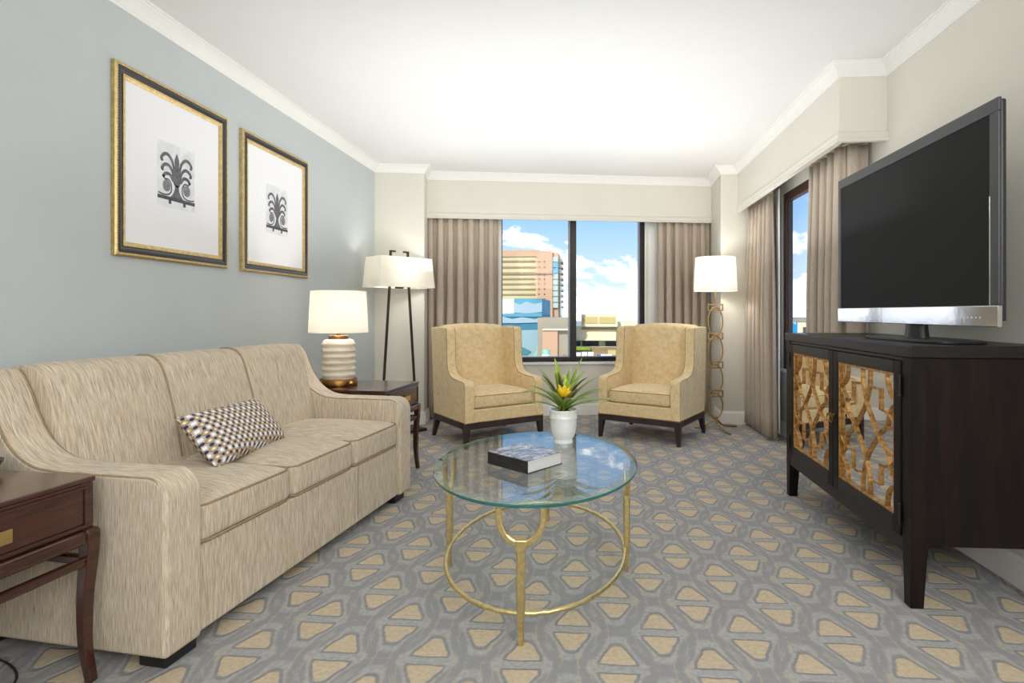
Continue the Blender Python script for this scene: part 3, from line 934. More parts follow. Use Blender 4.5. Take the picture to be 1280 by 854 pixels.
# ------------------------------------------------------------------ wing armchairs
def armchair(loc, rz, label):
    # local: x across, y towards the back, origin on the floor below the middle of the seat
    t = tag(empty('armchair', loc, rz), label, 'armchair', 'gold velvet wing armchairs')
    W, Dp = .755, .63
    f = -.31
    H_ = W / 2
    rail = MB()
    rail.box(-H_, H_, f, f + .045, .155, .200); rail.box(-H_, H_, f + Dp - .045, f + Dp, .155, .200)
    rail.box(-H_, -H_ + .045, f + .045, f + Dp - .045, .155, .200); rail.box(H_ - .045, H_, f + .045, f + Dp - .045, .155, .200)
    rail.build('base_frame', M['chair_leg'], parent=t, bevel=.003)
    for sx in (-1, 1):
        for sy, y in ((-1, f), (1, f + Dp)):
            x = sx * H_
            a, b_ = .050, .030
            back = .045 if sy > 0 else 0
            P = []
            for z, w_, sh in ((0, b_, back), (.157, a, 0)):
                xs = sorted((x, x - sx * w_)); y_ = y + sh
                ys = sorted((y_, y_ - sy * w_))
                P += [(xs[0], ys[0], z), (xs[1], ys[0], z), (xs[1], ys[1], z), (xs[0], ys[1], z)]
            MB().hexa(P).build('leg', M['chair_leg'], parent=t, bevel=.003)
    MB().box(-H_ + .02, H_ - .02, f + .004, f + Dp - .03, .200, .312).build('seat_box', M['velvet'], parent=t, smooth=40, bevel=.012, seg=3)
    AW_ = .085
    prof = [(f, .201), (f, .50)]
    for k in range(1, 6):
        a = math.pi - k * (math.pi / 2) / 6
        prof.append((f + .04 + .04 * math.cos(a), .50 + .04 * math.sin(a)))
    prof += [(p[0], p[1]) for p in spline([(f + .06, .542, 0), (f + .20, .552, 0), (f + .29, .575, 0), (f + .335, .63, 0), (f + .350, .72, 0), (f + .352, .84, 0), (f + .362, .955, 0)], 4)]
    prof += [(f + .375, .968), (f + .56, .975), (f + Dp + .055, .970), (f + Dp + .062, .955), (f + Dp, .201)]
    for s in (-1, 1):
        x0, x1 = sorted((s * H_, s * (H_ - AW_)))
        sd_ = MB().prism(prof, x0, x1, 'x').build('side', M['velvet'], parent=t, smooth=40, bevel=.020, seg=4)
        for xx in (s * (H_ - .003), s * (H_ - AW_ + .003)):
            pth = [(xx, y + (.008 if y < f + .05 else .004 if z > .6 else 0), z - (.006 if z < .6 else 0)) for y, z in prof[:-4]]
            MB().tube(pth, .0035, 6).build('piping', M['velvet_pipe'], parent=sd_, smooth=True)
    # back pad, raked, crowned along the top
    wI = H_ - AW_ + .004
    rows = []
    bp = [(.185, .30), (.200, .45), (.215, .60), (.235, .75), (.262, .90), (.275, .965), (.300, .994), (.335, 1.003), (.370, .994), (.378, .95), (.350, .60), (.320, .20)]
    bq = [(p[0], p[1]) for p in spline([(a, b, 0) for a, b in bp], 3)]
    for k in range(13):
        u = -1 + k / 6
        bl = .022 * (1 - u ** 4)
        rows.append([(u * wI, y - (bl if j < len(bq) * .5 else 0), z + (-.018 * u * u if z > .93 else 0)) for j, (y, z) in enumerate(bq)])
    m = MB().quadgrid(rows); m.ngon(rows[0]); m.ngon(rows[-1][::-1])
    m.build('backrest', M['velvet'], parent=t, smooth=50)
    c = MB().cushion(2 * wI - .012, .53, .115, .030, .028, 9).build('seat_cushion', M['velvet'], parent=t, smooth=True, loc=(0, f + .012 + .265, .312 + .0575))
    hx, hy, r = wI - .010, .262, .03
    for z_ in (.047, -.050):
        MB().tube([(-hx, -hy + .3, z_), (-hx, -hy + r, z_), (-hx + .3 * r, -hy + .3 * r, z_), (-hx + r, -hy, z_), (hx - r, -hy, z_), (hx - .3 * r, -hy + .3 * r, z_), (hx, -hy + r, z_), (hx, -hy + .3, z_)], .0032, 6).build('piping', M['velvet_pipe'], parent=c, smooth=True)
    nails = MB()
    k = 0
    npt = []
    for i in range(48):
        npt.append((-H_ + W * (i + .5) / 48, f - .001))
    for i in range(42):
        for s in (-1, 1): npt.append((s * (H_ + .001), f + Dp * (i + .5) / 42))
    for x, y in npt:
        nails.sphere((x, y, .208), .0052, 6, 4)
    no = nails.build('nailhead_trim', M['brass'], parent=t, smooth=True); no['kind'] = 'stuff'
    return t
armchair((-.915, 4.90, 0), R(39), 'gold velvet wing armchair on the left, beside the dark two-legged floor lamp')
armchair((.535, 5.08, 0), R(-29), 'gold velvet wing armchair on the right, beside the ringed floor lamp')

# ------------------------------------------------------------------ coffee table
CT = Vector((-.235, 2.395, 0)); TA, TB, TZ = .425, .568, .475
ct = tag(empty('coffee_table', CT), 'oval glass coffee table on hammered gold metal legs in front of the sofa', 'coffee table')
M['table_glass'] = thin_glass('table_glass', (.95, .985, .975), .09)
def edge_glass():
    m, n, b = new_mat('table_glass_edge')
    b.inputs['Base Color'].default_value = (*srgb(36, 112, 108), 1); b.inputs['Roughness'].default_value = .08
    b.inputs['IOR'].default_value = 1.52
    tr = n.node('ShaderNodeBsdfTransparent'); tr.inputs[0].default_value = (*srgb(150, 205, 196), 1)
    mx = n.node('ShaderNodeMixShader'); mx.inputs[0].default_value = .25
    n.link(b.outputs[0], mx.inputs[1]); n.link(tr.outputs[0], mx.inputs[2]); n.link(mx.outputs[0], n.n['Material Output'].inputs[0])
    return m
M['table_edge'] = edge_glass()
M['table_bevel'] = thin_glass('table_glass_bevel', (.80, .95, .91), .08)
ns = 96
def ell(a, b, z): return [(a * math.cos(2 * math.pi * i / ns), b * math.sin(2 * math.pi * i / ns), z) for i in range(ns)]
bev = .030
m = MB()
m.ngon(ell(TA - bev, TB - bev, TZ)); m.ngon(ell(TA - .004, TB - .004, TZ - .019)[::-1])
gt = m.build('glass_top', M['table_glass'], parent=ct)
MB().quadgrid([ell(TA - bev, TB - bev, TZ), ell(TA - .001, TB - .001, TZ - .007)], closed_v=True).build('bevel', M['table_bevel'], parent=gt, smooth=True)
MB().quadgrid([ell(TA - .001, TB - .001, TZ - .007), ell(TA, TB, TZ - .011), ell(TA - .001, TB - .001, TZ - .0165), ell(TA - .004, TB - .004, TZ - .019)], closed_v=True).build('edge', M['table_edge'], parent=gt, smooth=True)
RA, RB = .372, .545
rg = MB()
rnd = random.Random(2)
pts = [(RA * math.cos(2 * math.pi * i / 120), RB * math.sin(2 * math.pi * i / 120), .100 + .0012 * math.sin(i * 2.1)) for i in range(120)]
rg.tube(pts, [.0085 * rnd.uniform(.92, 1.1) for _ in range(120)], 8, closed=True)
rg.build('ring', M['gilt'], parent=ct, smooth=True)
for k in range(4):
    a = k * math.pi / 2 - math.pi / 2
    c = Vector((RA * math.cos(a), RB * math.sin(a), 0)); out = Vector((math.cos(a), math.sin(a), 0)); tan = Vector((-math.sin(a), math.cos(a), 0))
    c = c + out * .010
    zf = .335
    m = MB(); pp = []; rr = []
    for i in range(19):
        z = zf * i / 18
        pp.append(c + Vector((rnd.uniform(-.0012, .0012), rnd.uniform(-.0012, .0012), z)))
        rr.append((.0085 + .0065 * min(1, z / .16)) * rnd.uniform(.96, 1.05))
    m.tube(pp, rr, sec=[(-1, -.55), (-.6, -.9), (.6, -.9), (1, -.55), (1, .55), (.6, .9), (-.6, .9), (-1, .55)], up=tuple(out))
    lg = m.build('leg', M['gilt'], parent=ct, smooth=35)
    fk = MB(); pp = []
    for i in range(25):
        t = -1 + i / 12
        if abs(t) > .62:
            pp.append(c + tan * math.copysign(.072 + .004 * (abs(t) - .62), t) + Vector((0, 0, zf + .06 + (abs(t) - .62) / .38 * .060)))
        else:
            an = t / .62 * math.pi / 2
            pp.append(c + tan * .072 * math.sin(an) + Vector((0, 0, zf + .075 - .072 * math.cos(an) - .013 * (1 - abs(t) / .62) * 0)))
    pp = [Vector(p) for p in spline([c + tan * .074 + Vector((0, 0, TZ - .020)), c + tan * .073 + Vector((0, 0, zf + .075)), c + tan * .055 + Vector((0, 0, zf + .030)), c + tan * .025 + Vector((0, 0, zf + .006)), c + Vector((0, 0, zf)),
                                   c - tan * .025 + Vector((0, 0, zf + .006)), c - tan * .055 + Vector((0, 0, zf + .030)), c - tan * .073 + Vector((0, 0, zf + .075)), c - tan * .074 + Vector((0, 0, TZ - .020))], 5)]
    fk.tube(pp, [.0105 * rnd.uniform(.95, 1.08) for _ in pp], sec=[(-1, -.6), (-.6, -.9), (.6, -.9), (1, -.6), (1, .6), (.6, .9), (-.6, .9), (-1, .6)], up=tuple(out))
    fk.build('fork', M['gilt'], parent=lg, smooth=35)
    cl_ = MB(); q = .018
    cl_.tube([c + Vector((0, 0, zf - .022)), c + Vector((0, 0, zf + .016))], q, sec=[(-1, -.75), (1, -.75), (1, .75), (-1, .75)], up=tuple(out))
    cl_.build('collar', M['gilt'], parent=lg, bevel=.003)

# book
bk = tag(empty('book', (-.249, 2.150, TZ + .0004), math.atan2(.135, -.171)), 'thick hardcover book with dark cover lying on the glass table', 'book')
def cover_mat():
    m, n, b = new_mat('book_cover_glare')
    co = n.coord('Object')
    f = n.noise(n.mapping(co, scale=(30, 30, 30)), 1, 5, .7)
    n.link(n.ramp(f, [(.35, srgb(70, 70, 74)), (.48, srgb(140, 141, 146)), (.6, srgb(196, 197, 200)), (.8, srgb(222, 222, 222))]), b.inputs['Base Color'])  # pale greys put the window glare into the cover colour
    b.inputs['Roughness'].default_value = .25
    return m
M['book_cover_glare'] = cover_mat()
M['book_spine'] = plain('book_spine', srgb(34, 32, 36), .35, var=.6, vscale=35)
M['pages'] = plain('book_pages', srgb(212, 212, 212), .8, var=.05, vscale=200, stretch=(.05, .05, 1))
BLn, BWd, BT = .232, .205, .052
# local x runs along the spine (away from the front corner), local -y is towards... pages on the right
MB().box(0, BLn, -BWd, 0, BT - .003, BT).build('front_cover', M['book_cover_glare'], parent=bk, bevel=.001)
MB().box(0, BLn, -BWd, 0, 0, .003).build('back_cover', M['book_spine'], parent=bk, bevel=.001)
MB().box(0, BLn, -.004, 0, .003, BT - .003).build('spine', M['book_spine'], parent=bk, bevel=.001)
MB().box(.004, BLn - .004, -BWd + .005, -.004, .003, BT - .003).build('page_block', M['pages'], parent=bk)

# potted bromeliad
pt = tag(empty('potted_bromeliad', (-.137, 2.70, TZ + .0004)), 'yellow-flowering bromeliad in a white ceramic pot on the glass table', 'plant')
PR = [(0, 0), (.046, 0), (.047, .006), (.043, .014), (.044, .020), (.054, .034), (.062, .060), (.0655, .090), (.0662, .116), (.0685, .120), (.0685, .124), (.0668, .127), (.0672, .150), (.0690, .155), (.0675, .160), (.0620, .160), (.0615, .130), (0, .130)]
MB().lathe(PR, 48).build('pot', M['ceramic_white'], parent=pt, smooth=50)
MB().lathe([(0, .152), (.03, .150), (.061, .144)], 24, cap=False).build('moss', M['moss'], parent=pt, smooth=True)
def leaf(tip, ctrl, w, mat, name='leaf', base=(0, 0, .148), roll=0):
    b = Vector(base); c = Vector(ctrl); t = Vector(tip)
    n = 9; rows = []
    side0 = (t - b).cross(Vector((0, 0, 1)))
    if side0.length < .02: side0 = Vector((1, .2, 0))
    side0.normalize()
    for i in range(n + 1):
        s = i / n
        p = b * (1 - s) ** 2 + c * 2 * s * (1 - s) + t * s * s
        d = ((c - b) * (1 - s) + (t - c) * s).normalized()
        sd_ = (side0 - d * side0.dot(d)).normalized()
        up_ = sd_.cross(d)
        ww = 1.85 * w * (.75 + .9 * s) * (1 - s ** 2.2) ** .8 * .8 + .0008
        rows.append([p - sd_ * ww + up_ * ww * .45, p, p + sd_ * ww + up_ * ww * .45])
    return MB().quadgrid(rows).build(name, mat, parent=pt, smooth=True, solid=.0016)
K = .00386
for (dx, up, dy, bow, wd, mt) in (
        (-52, 26, -.02, .5, .011, 'leaf'), (-57, 14, -.05, .75, .007, 'leaf'), (-33, 54, .03, .0, .010, 'leaf'), (-12, 66, .04, -.1, .010, 'leaf_bright'),
        (23, 66, .02, -.15, .012, 'leaf_bright'), (44, 42, .05, .2, .009, 'leaf'), (30, 44, -.04, .2, .010, 'leaf_dark'), (48, 30, -.03, .35, .009, 'leaf'),
        (64, 18, -.05, .55, .009, 'leaf'), (40, 14, -.07, .6, .010, 'leaf'), (50, 24, .08, .4, .009, 'leaf'), (26, 48, .09, .1, .009, 'leaf'),
        (-30, 38, .09, .2, .010, 'leaf'), (-40, 34, -.06, .3, .011, 'leaf'), (-20, 30, -.14, .45, .012, 'leaf'), (12, 22, -.16, .5, .012, 'leaf'),
        (-26, 46, -.03, .05, .012, 'leaf_dark'), (18, 40, -.06, .1, .012, 'leaf'), (32, 22, -.12, .5, .010, 'leaf')):
    tip = Vector((dx * K, dy, .148 + up * K))
    ctl = Vector((dx * K * (.42 - .1 * bow), dy * .4, .148 + up * K * (.62 + .55 * bow)))
    leaf(tip, ctl, wd, M[mt])
for (dx, up, dy, wd, mt) in ((-7, 50, -.01, .019, 'leaf_dark'), (9, 54, .01, .022, 'leaf_bright'), (1, 46, .03, .020, 'leaf_bright'), (-13, 50, .02, .019, 'leaf_bright'), (16, 48, .02, .018, 'leaf_bright'), (3, 42, .0, .016, 'leaf_bright'), (-10, 30, -.045, .022, 'leaf_dark'), (17, 30, -.04, .018, 'leaf_dark')):
    leaf((dx * K, dy, .148 + up * K), (dx * K * .7, dy * .8, .148 + up * K * .55), wd, M[mt])
for k in range(9):
    a = R(200 + k * 40); rr = .042 if k % 2 else .028
    leaf((.004 + rr * math.cos(a), -.045 + rr * math.sin(a) * .7, .256 + .014 * (k % 3)), (.004 + rr * .8 * math.cos(a), -.040 + rr * .5 * math.sin(a), .235), .013, M['bract'], 'flower_bract', base=(0, -.02, .205))

# ------------------------------------------------------------------ media cabinet
CX0, CX1, CY0, CY1, CZ = 1.18, 1.690, 2.165, 3.50, .978
mc = tag(empty('media_cabinet', ((CX0 + CX1) / 2, (CY0 + CY1) / 2, 0)), 'espresso wood media cabinet with mirrored doors and gold fretwork under the television', 'cabinet')
ox, oy = (CX0 + CX1) / 2, (CY0 + CY1) / 2
def cb(name, x0, x1, y0, y1, z0, z1, mat, bevel=.003, parent=mc):
    return MB().box(x0 - ox, x1 - ox, y0 - oy, y1 - oy, z0, z1).build(name, mat, parent=parent, bevel=bevel)
cb('top', CX0 - .008, CX1, CY0 - .008, CY1 + .008, .932, CZ, M['espresso_h'], .005)
cb('side_panel', CX0 + .02, CX1, CY0 + .004, CY0 + .026, .232, .932, M['espresso'])
cb('side_panel', CX0 + .02, CX1, CY1 - .026, CY1 - .004, .232, .932, M['espresso'])
cb('back_panel', CX1 - .015, CX1 - .002, CY0 + .026, CY1 - .026, .232, .932, M['espresso'])
cb('bottom_panel', CX0 + .02, CX1 - .015, CY0 + .026, CY1 - .026, .232, .255, M['espresso'])
cb('top_rail', CX0 + .004, CX0 + .03, CY0 + .06, CY1 - .06, .915, .932, M['espresso_h'])
cb('bottom_rail', CX0 + .002, CX0 + .03, CY0 + .06, CY1 - .06, .190, .245, M['espresso_h'])
for y0, sy in ((CY0, 1), (CY1 - .062, -1)):
    for x0, sx in ((CX0, 1), (CX1 - .050, -1)):
        w_ = .062 if sx > 0 else .050
        P = []
        y1_, x1_ = y0 + .062, x0 + w_
        ti = .014
        xa, xb = (x0, x1_ - ti) if sx > 0 else (x0 + ti, x1_)
        ya, yb = (y0 + ti * .3, y1_ - ti) if sy > 0 else (y0 + ti, y1_ - ti * .3)
        lg = MB()
        lg.box(x0 - ox, x1_ - ox, y0 - oy, y1_ - oy, .235, .932)
        P = [(xa - ox, ya - oy, 0), (xb - ox, ya - oy, 0), (xb - ox, yb - oy, 0), (xa - ox, yb - oy, 0), (x0 - ox, y0 - oy, .235), (x1_ - ox, y0 - oy, .235), (x1_ - ox, y1_ - oy, .235), (x0 - ox, y1_ - oy, .235)]
        lg.hexa(P)
        lg.build('leg', M['espresso'], parent=mc, bevel=.003)
cm_ = (CY0 + CY1) / 2
RID = [(-1, -.62), (-.72, -.75), (-.5, -.42), (-.25, -.75), (0, -.45), (.25, -.75), (.5, -.42), (.72, -.75), (1, -.62), (1, .75), (-1, .75)]
def fret_bars():
    A = [(.433, 1), (.436, .93), (.450, .84), (.525, .69), (.61, .598), (.70, .505), (.80, .435), (.90, .405), (1.0, .395)]
    N1 = [(.640, .856), (.745, .856), (.745, .705), (.820, .705), (.90, .685), (.96, .645), (1.0, .600)]
    C1 = [(.845, 1), (.850, .93), (.880, .865), (.93, .825), (1.0, .800)]
    D1 = [(1.0, .790), (.93, .745), (.88, .690), (.85, .600), (.845, .575)]
    out = []
    for nm, P, sm_ in (('A', A, 1), ('N', N1, 0), ('C', C1, 1), ('D', D1, 1)):
        for mx_ in (0, 1):
            for my_ in (0, 1):
                Q = [((1 - a) if mx_ else a, (1 - b) if my_ else b) for a, b in P]
                if sm_: Q = [(p[0], p[1]) for p in spline([(a, b, 0) for a, b in Q], 3)]
                out.append(Q)
    return out
FB = fret_bars()
for (dy0, dy1, hinge) in ((CY0 + .066, cm_ - .0015, -1), (cm_ + .0015, CY1 - .066, 1)):
    z0, z1 = .248, .914
    st = .050
    dx0, dx1 = CX0 - .004, CX0 + .020
    door = cb('door', dx0, dx1, dy0, dy0 + st, z0, z1, M['espresso'], .003)
    cb('stile', dx0, dx1, dy1 - st, dy1, z0, z1, M['espresso'], .003, door)
    cb('door_rail', dx0, dx1, dy0 + st, dy1 - st, z1 - st, z1, M['espresso_h'], .003, door)
    cb('door_rail', dx0, dx1, dy0 + st, dy1 - st, z0, z0 + st + .012, M['espresso_h'], .003, door)
    pz0, pz1, py0, py1 = z0 + st + .012, z1 - st, dy0 + st, dy1 - st
    cb('mirror', dx1 - .0055, dx1 - .002, py0 - .005, py1 + .005, pz0 - .005, pz1 + .005, M['mirror'], 0, door)
    for b in ((py0, py1, pz1 - .010, pz1), (py0, py1, pz0, pz0 + .010), (py0, py0 + .010, pz0 + .010, pz1 - .010), (py1 - .010, py1, pz0 + .010, pz1 - .010)):
        cb('gilt_edge', dx0 + .004, dx1 - .0055, b[0], b[1], b[2], b[3], M['goldwood'], .002, door)
    for Q in FB:
        # u runs from the far stile to the near one, as seen from the room
        pth = [(dx0 + .0139 - ox, py1 - u * (py1 - py0) - oy, pz0 + v * (pz1 - pz0)) for u, v in Q]
        MB().tube(pth, .0060, sec=RID, up=(1, 0, 0)).build('fretwork_bar', M['goldwood'], parent=door)
    yk = dy1 - .014 if hinge < 0 else dy0 + .014
    kb = MB()
    kb.lathe([(0, 0), (.010, 0), (.010, .004), (.005, .008), (.005, .016), (.009, .020), (0, .024)], 12)
    kv = MB(); kv.v = [(dx0 - p[2] - ox, yk + p[0] - oy, .600 + p[1]) for p in kb.v]; kv.f = kb.f
    ring_c = (dx0 - .016 - ox, yk - oy, .585)
    kv.tube([(ring_c[0], ring_c[1] + .017 * math.cos(t), ring_c[2] + .017 * math.sin(t)) for t in [2 * math.pi * i / 20 for i in range(20)]], .0028, 6, closed=True)
    kv.build('ring_pull', M['brass'], parent=door, smooth=40)
    yh = dy0 if hinge < 0 else dy1
    for zh in (.33, .82):
        hg = MB().tube([(dx0 - .003 - ox, yh - oy, zh - .032), (dx0 - .003 - ox, yh - oy, zh + .032)], .0055, 8)
        hg.sphere((dx0 - .003 - ox, yh - oy, zh + .036), .006); hg.sphere((dx0 - .003 - ox, yh - oy, zh - .036), .006)
        hg.build('hinge', M['black'], parent=door, smooth=40)

# ------------------------------------------------------------------ television
TX, TY0, TY1, TZ0, TZ1 = 1.38, 2.01, 3.255, 1.050, 1.838
tv = tag(empty('television', (TX, (TY0 + TY1) / 2, CZ)), 'large black flat-screen television on the media cabinet', 'television')
oy2 = (TY0 + TY1) / 2
def tb(name, x0, x1, y0, y1, z0, z1, mat, bevel=.003, parent=tv, seg=2):
    return MB().box(x0, x1, y0 - oy2, y1 - oy2, z0 - CZ, z1 - CZ).build(name, mat, parent=parent, bevel=bevel, seg=seg)
tb('rear_shell', .010, .032, TY0 + .004, TY1 - .004, TZ0 + .02, TZ1 - .004, M['tv_back'], .008)
tb('rear_housing', .032, .075, TY0 + .20, TY1 - .20, TZ0 + .08, TZ1 - .20, M['tv_back'], .012)
SYa, SYb, SZa, SZb = TY0 + .045, TY1 - .030, TZ0 + .075, TZ1 - .048
tb('top_bezel', 0, .012, TY0, TY1, SZb, TZ1, M['tv_bezel'])
tb('side_bezel', 0, .012, TY0, SYa, TZ0 + .075, SZb, M['tv_bezel'])
tb('side_bezel', 0, .012, SYb, TY1, TZ0 + .075, SZb, M['tv_bezel'])
tb('chrome_strip', -.002, .014, TY0, TY1, TZ0, TZ0 + .075, M['chrome'])
tb('chrome_edge', -.001, .008, SYa - .006, SYa, SZa, SZa + .38, M['chrome'], .001)
tb('screen', .004, .011, SYa, SYb, SZa, SZb, M['tv_screen'], 0)
for k in range(6):
    tb('lettering_dot', -.0028, -.002, TY0 + .085 + k * .022, TY0 + .090 + k * .022, TZ0 + .030, TZ0 + .035, M['trim_white'], 0)  # white dots standing in for the small lettering on the strip
nk = MB().lathe([(.066, .012), (.060, .05), (.056, .09), (0, .09)], 28, cap=False)
nk.v = [(x * .6 + .052, y - .05, z) for x, y, z in nk.v]
nk.build('neck', M['black'], parent=tv, smooth=40)
bs = []
for i in range(48):
    a = 2 * math.pi * i / 48
    c_, s_ = math.cos(a), math.sin(a)
    bs.append((.040 + .125 * math.copysign(abs(c_) ** .5, c_), -.09 + .31 * math.copysign(abs(s_) ** .5, s_)))
MB().prism(bs, .001, .013, 'z').build('base', M['black'], parent=tv, bevel=.003)

# ------------------------------------------------------------------ framed prints
def leafpoly(pts):     # outline polygon of a curled frond given a centre line and widths
    L_, R_ = [], []
    for i, (x, y, w_) in enumerate(pts):
        a = pts[max(i - 1, 0)]; b = pts[min(i + 1, len(pts) - 1)]
        d = Vector((b[0] - a[0], b[1] - a[1])).normalized()
        L_.append((x - d.y * w_, y + d.x * w_)); R_.append((x + d.y * w_, y - d.x * w_))
    return L_, R_
def framed_print(y0, y1, z0, z1, label):
    yc, zc_ = (y0 + y1) / 2, (z0 + z1) / 2
    hw_, hh = (y1 - y0) / 2, (z1 - z0) / 2
    t = tag(empty('framed_print', (WX_L + .002, yc, z0)), label, 'picture', 'framed ornament prints')
    def fr(name, o0, o1, d0, d1, mat, bevel):
        # four mitred members between offsets o0 and o1 from the outer edge, depth d0 (outer) to d1 (inner)
        out = None
        cs = [(-1, -1), (1, -1), (1, 1), (-1, 1)]
        m = MB()
        rows = []
        for k in range(4):
            sx, sy = cs[k]
            a = lambda o: (sx * (hw_ - o), sy * (hh - o) + hh)
            p0, p1 = a(o0), a(o1)
            rows.append([(0, *p0), (d0, *p0), ((d0 + d1) / 2 + .003, (p0[0] + p1[0]) / 2, (p0[1] + p1[1]) / 2), (d1, *p1), (0, *p1)])
        m.quadgrid(rows, closed_u=True, closed_v=True)
        return m.build(name, mat, parent=t, bevel=0)
    fr('outer_gilt', 0, .013, .018, .022, M['gilt_frame'], .002)
    fr('black_band', .013, .046, .021, .014, M['black_lacquer'], .002)
    fr('inner_gilt', .046, .066, .018, .010, M['gilt_frame'], .002)
    bd = MB()
    for sx in (-1, 1):
        for i in range(70):
            z = 2 * hh * (i + .5) / 70
            bd.sphere((.021, sx * (hw_ - .012), z), .0040, 6, 4)
    for sz in (0, 1):
        for i in range(62):
            y = -hw_ + 2 * hw_ * (i + .5) / 62
            bd.sphere((.021, y, (2 * hh - .012) if sz else .012), .0040, 6, 4)
    q = bd.build('beading', M['gilt_frame'], parent=t, smooth=True); q['kind'] = 'stuff'
    MB().box(0, .007, -hw_ + .05, hw_ - .05, .05, 2 * hh - .05).build('mat_board', M['paper'], parent=t)
    # print
    PW, PH = .128, .160
    pc = hh
    pr_ = MB().box(.007, .0075, -PW, PW, pc - PH, pc + PH).build('print', M['print_grey'], parent=t)
    # Y in the room runs left to right as seen by someone facing the wall reversed: local +y is to the right in the view
    S = PW / .5
    def flat(name, polys, mat, x=.0079):
        m = MB()
        for L_, R_ in polys:
            m.quadgrid([[(x, a * S, pc + b * S) for a, b in (l, r)] for l, r in zip(L_, R_)])
        return m.build(name, mat, parent=pr_)
    # central plume
    plume = [(0, -.20, .01), (0, -.17, .07), (0, -.08, .12), (0, .02, .135), (0, .12, .10), (0, .20, .055), (0, .27, .065), (0, .34, .060), (0, .42, .03), (0, .47, .004)]
    flat('plume', [leafpoly(plume)], M['print_dark'])
    for s in (-1, 1):
        fr_ = []
        for (bx, by, tx, ty, hx_, hy_) in ((.07, .10, .26, .40, .40, .24), (.09, .00, .25, .20, .385, .06), (.10, -.10, .23, .03, .36, -.08)):
            c_ = spline([(s * bx, by, 0), (s * (bx + .05), by + (ty - by) * .6, 0), (s * (tx - .03), ty - .01, 0), (s * (tx + .07), ty - .02, 0), (s * hx_, ty - .09, 0), (s * (hx_ - .005), hy_ + .02, 0), (s * (hx_ - .04), hy_ + .03, 0)], 4)
            nn_ = len(c_) - 1
            fr_.append(leafpoly([(p.x, p.y, .034 - .012 * abs(i / nn_ - .45)) for i, p in enumerate(c_)]))
        for fp in fr_: flat('frond', [fp], M['print_dark'], .0082)
        ro = [(s * .27 + .10 * math.cos(2 * math.pi * i / 20), -.22 + .115 * math.sin(2 * math.pi * i / 20)) for i in range(20)]
        MB().ngon([(.0084, a * S, pc + b * S) for a, b in ro]).build('rosette', M['print_mid'], parent=pr_)
        sc_ = spline([(s * .33, -.10, 0), (s * .22, -.09, 0), (s * .15, -.18, 0), (s * .15, -.30, 0), (s * .22, -.38, 0), (s * .36, -.40, 0), (s * .48, -.38, 0)], 4)
        flat('scroll', [leafpoly([(p.x, p.y, .014) for p in sc_])], M['print_black'], .0081)
    flat('stem', [leafpoly([(0, -.16, .05), (0, -.24, .055), (0, -.30, .075), (0, -.36, .11), (0, -.42, .17)])], M['print_dark'])
    flat('railing', [([(-.5, -.42), (.5, -.42)], [(-.5, -.49), (.5, -.49)]), ([(-.22, -.49), (-.15, -.49)], [(-.22, -.56), (-.15, -.56)]), ([(.17, -.49), (.24, -.49)], [(.17, -.56), (.24, -.56)])], M['print_black'], .0083)
    return t
framed_print(2.326, 3.095, 1.356, 2.222, 'gilt and black framed ornament print on the blue wall, nearer and larger-looking of two')
framed_print(3.231, 4.015, 1.354, 2.212, 'gilt and black framed ornament print on the blue wall, nearer the window of two')

# ------------------------------------------------------------------ the town outside
GZ = -12.0
M['asphalt'] = plain('asphalt', srgb(176, 172, 164), .9, var=.08, vscale=.1)
M['cream_wall'] = plain('cream_wall', srgb(240, 226, 190), .8, var=.03, vscale=.1)
M['salmon_wall'] = plain('salmon_wall', srgb(204, 164, 130), .8, var=.03, vscale=.1)
M['yellow_glass'] = plain('yellow_glazing', srgb(204, 196, 148), .5, var=.06, vscale=.3)
M['floor_band'] = plain('floor_band', srgb(168, 136, 108), .8, var=.06, vscale=.3)
M['blue_glass'] = plain('blue_glazing', srgb(110, 170, 215), .2, var=.08, vscale=.3)
M['green_glass'] = plain('green_glazing', srgb(186, 200, 186), .3, var=.08, vscale=.3)
M['balcony_beige'] = plain('balcony_slab', srgb(170, 160, 140), .8, var=.1)  # even dull beige for the balcony slabs
M['white_wall'] = plain('white_wall', srgb(246, 243, 232), .8, var=.02)
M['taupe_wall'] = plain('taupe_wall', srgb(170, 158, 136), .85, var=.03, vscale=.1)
M['tan_panel'] = plain('tan_panel', srgb(214, 194, 130), .8, var=.03, vscale=.1)
M['dark_glass'] = plain('dark_glazing', srgb(40, 50, 56), .2, var=.3, vscale=.4)
M['grass'] = plain('grass', srgb(140, 158, 60), .95, var=.25, vscale=.5)
M['brown_bank'] = plain('brown_bank', srgb(164, 138, 96), .95, var=.15, vscale=.4)
M['blue_paint'] = plain('blue_paint', srgb(40, 92, 178), .4, var=.1)
M['sign_blue'] = plain('sign_blue', srgb(0, 150, 205), .5, var=.02)
M['tank'] = plain('tank_paint', srgb(150, 196, 172), .5, var=.08)
M['mural_sky'] = plain('mural_sky', srgb(92, 154, 172), .8, var=.12, vscale=.25)
M['mural_cloud'] = plain('mural_cloud', srgb(164, 184, 194), .8, var=.06, vscale=.3)
M['mural_sea'] = plain('mural_sea', srgb(66, 128, 150), .8, var=.18, vscale=.5, stretch=(1, 1, 5))
M['mural_ice'] = plain('mural_ice', srgb(150, 180, 186), .8, var=.10, vscale=.15)
M['mural_deep'] = plain('mural_deep', srgb(70, 126, 140), .8, var=.2, vscale=.3)
struct(MB().box(-400, 500, 14, 900, GZ - .5, GZ).build('ground', M['asphalt']))

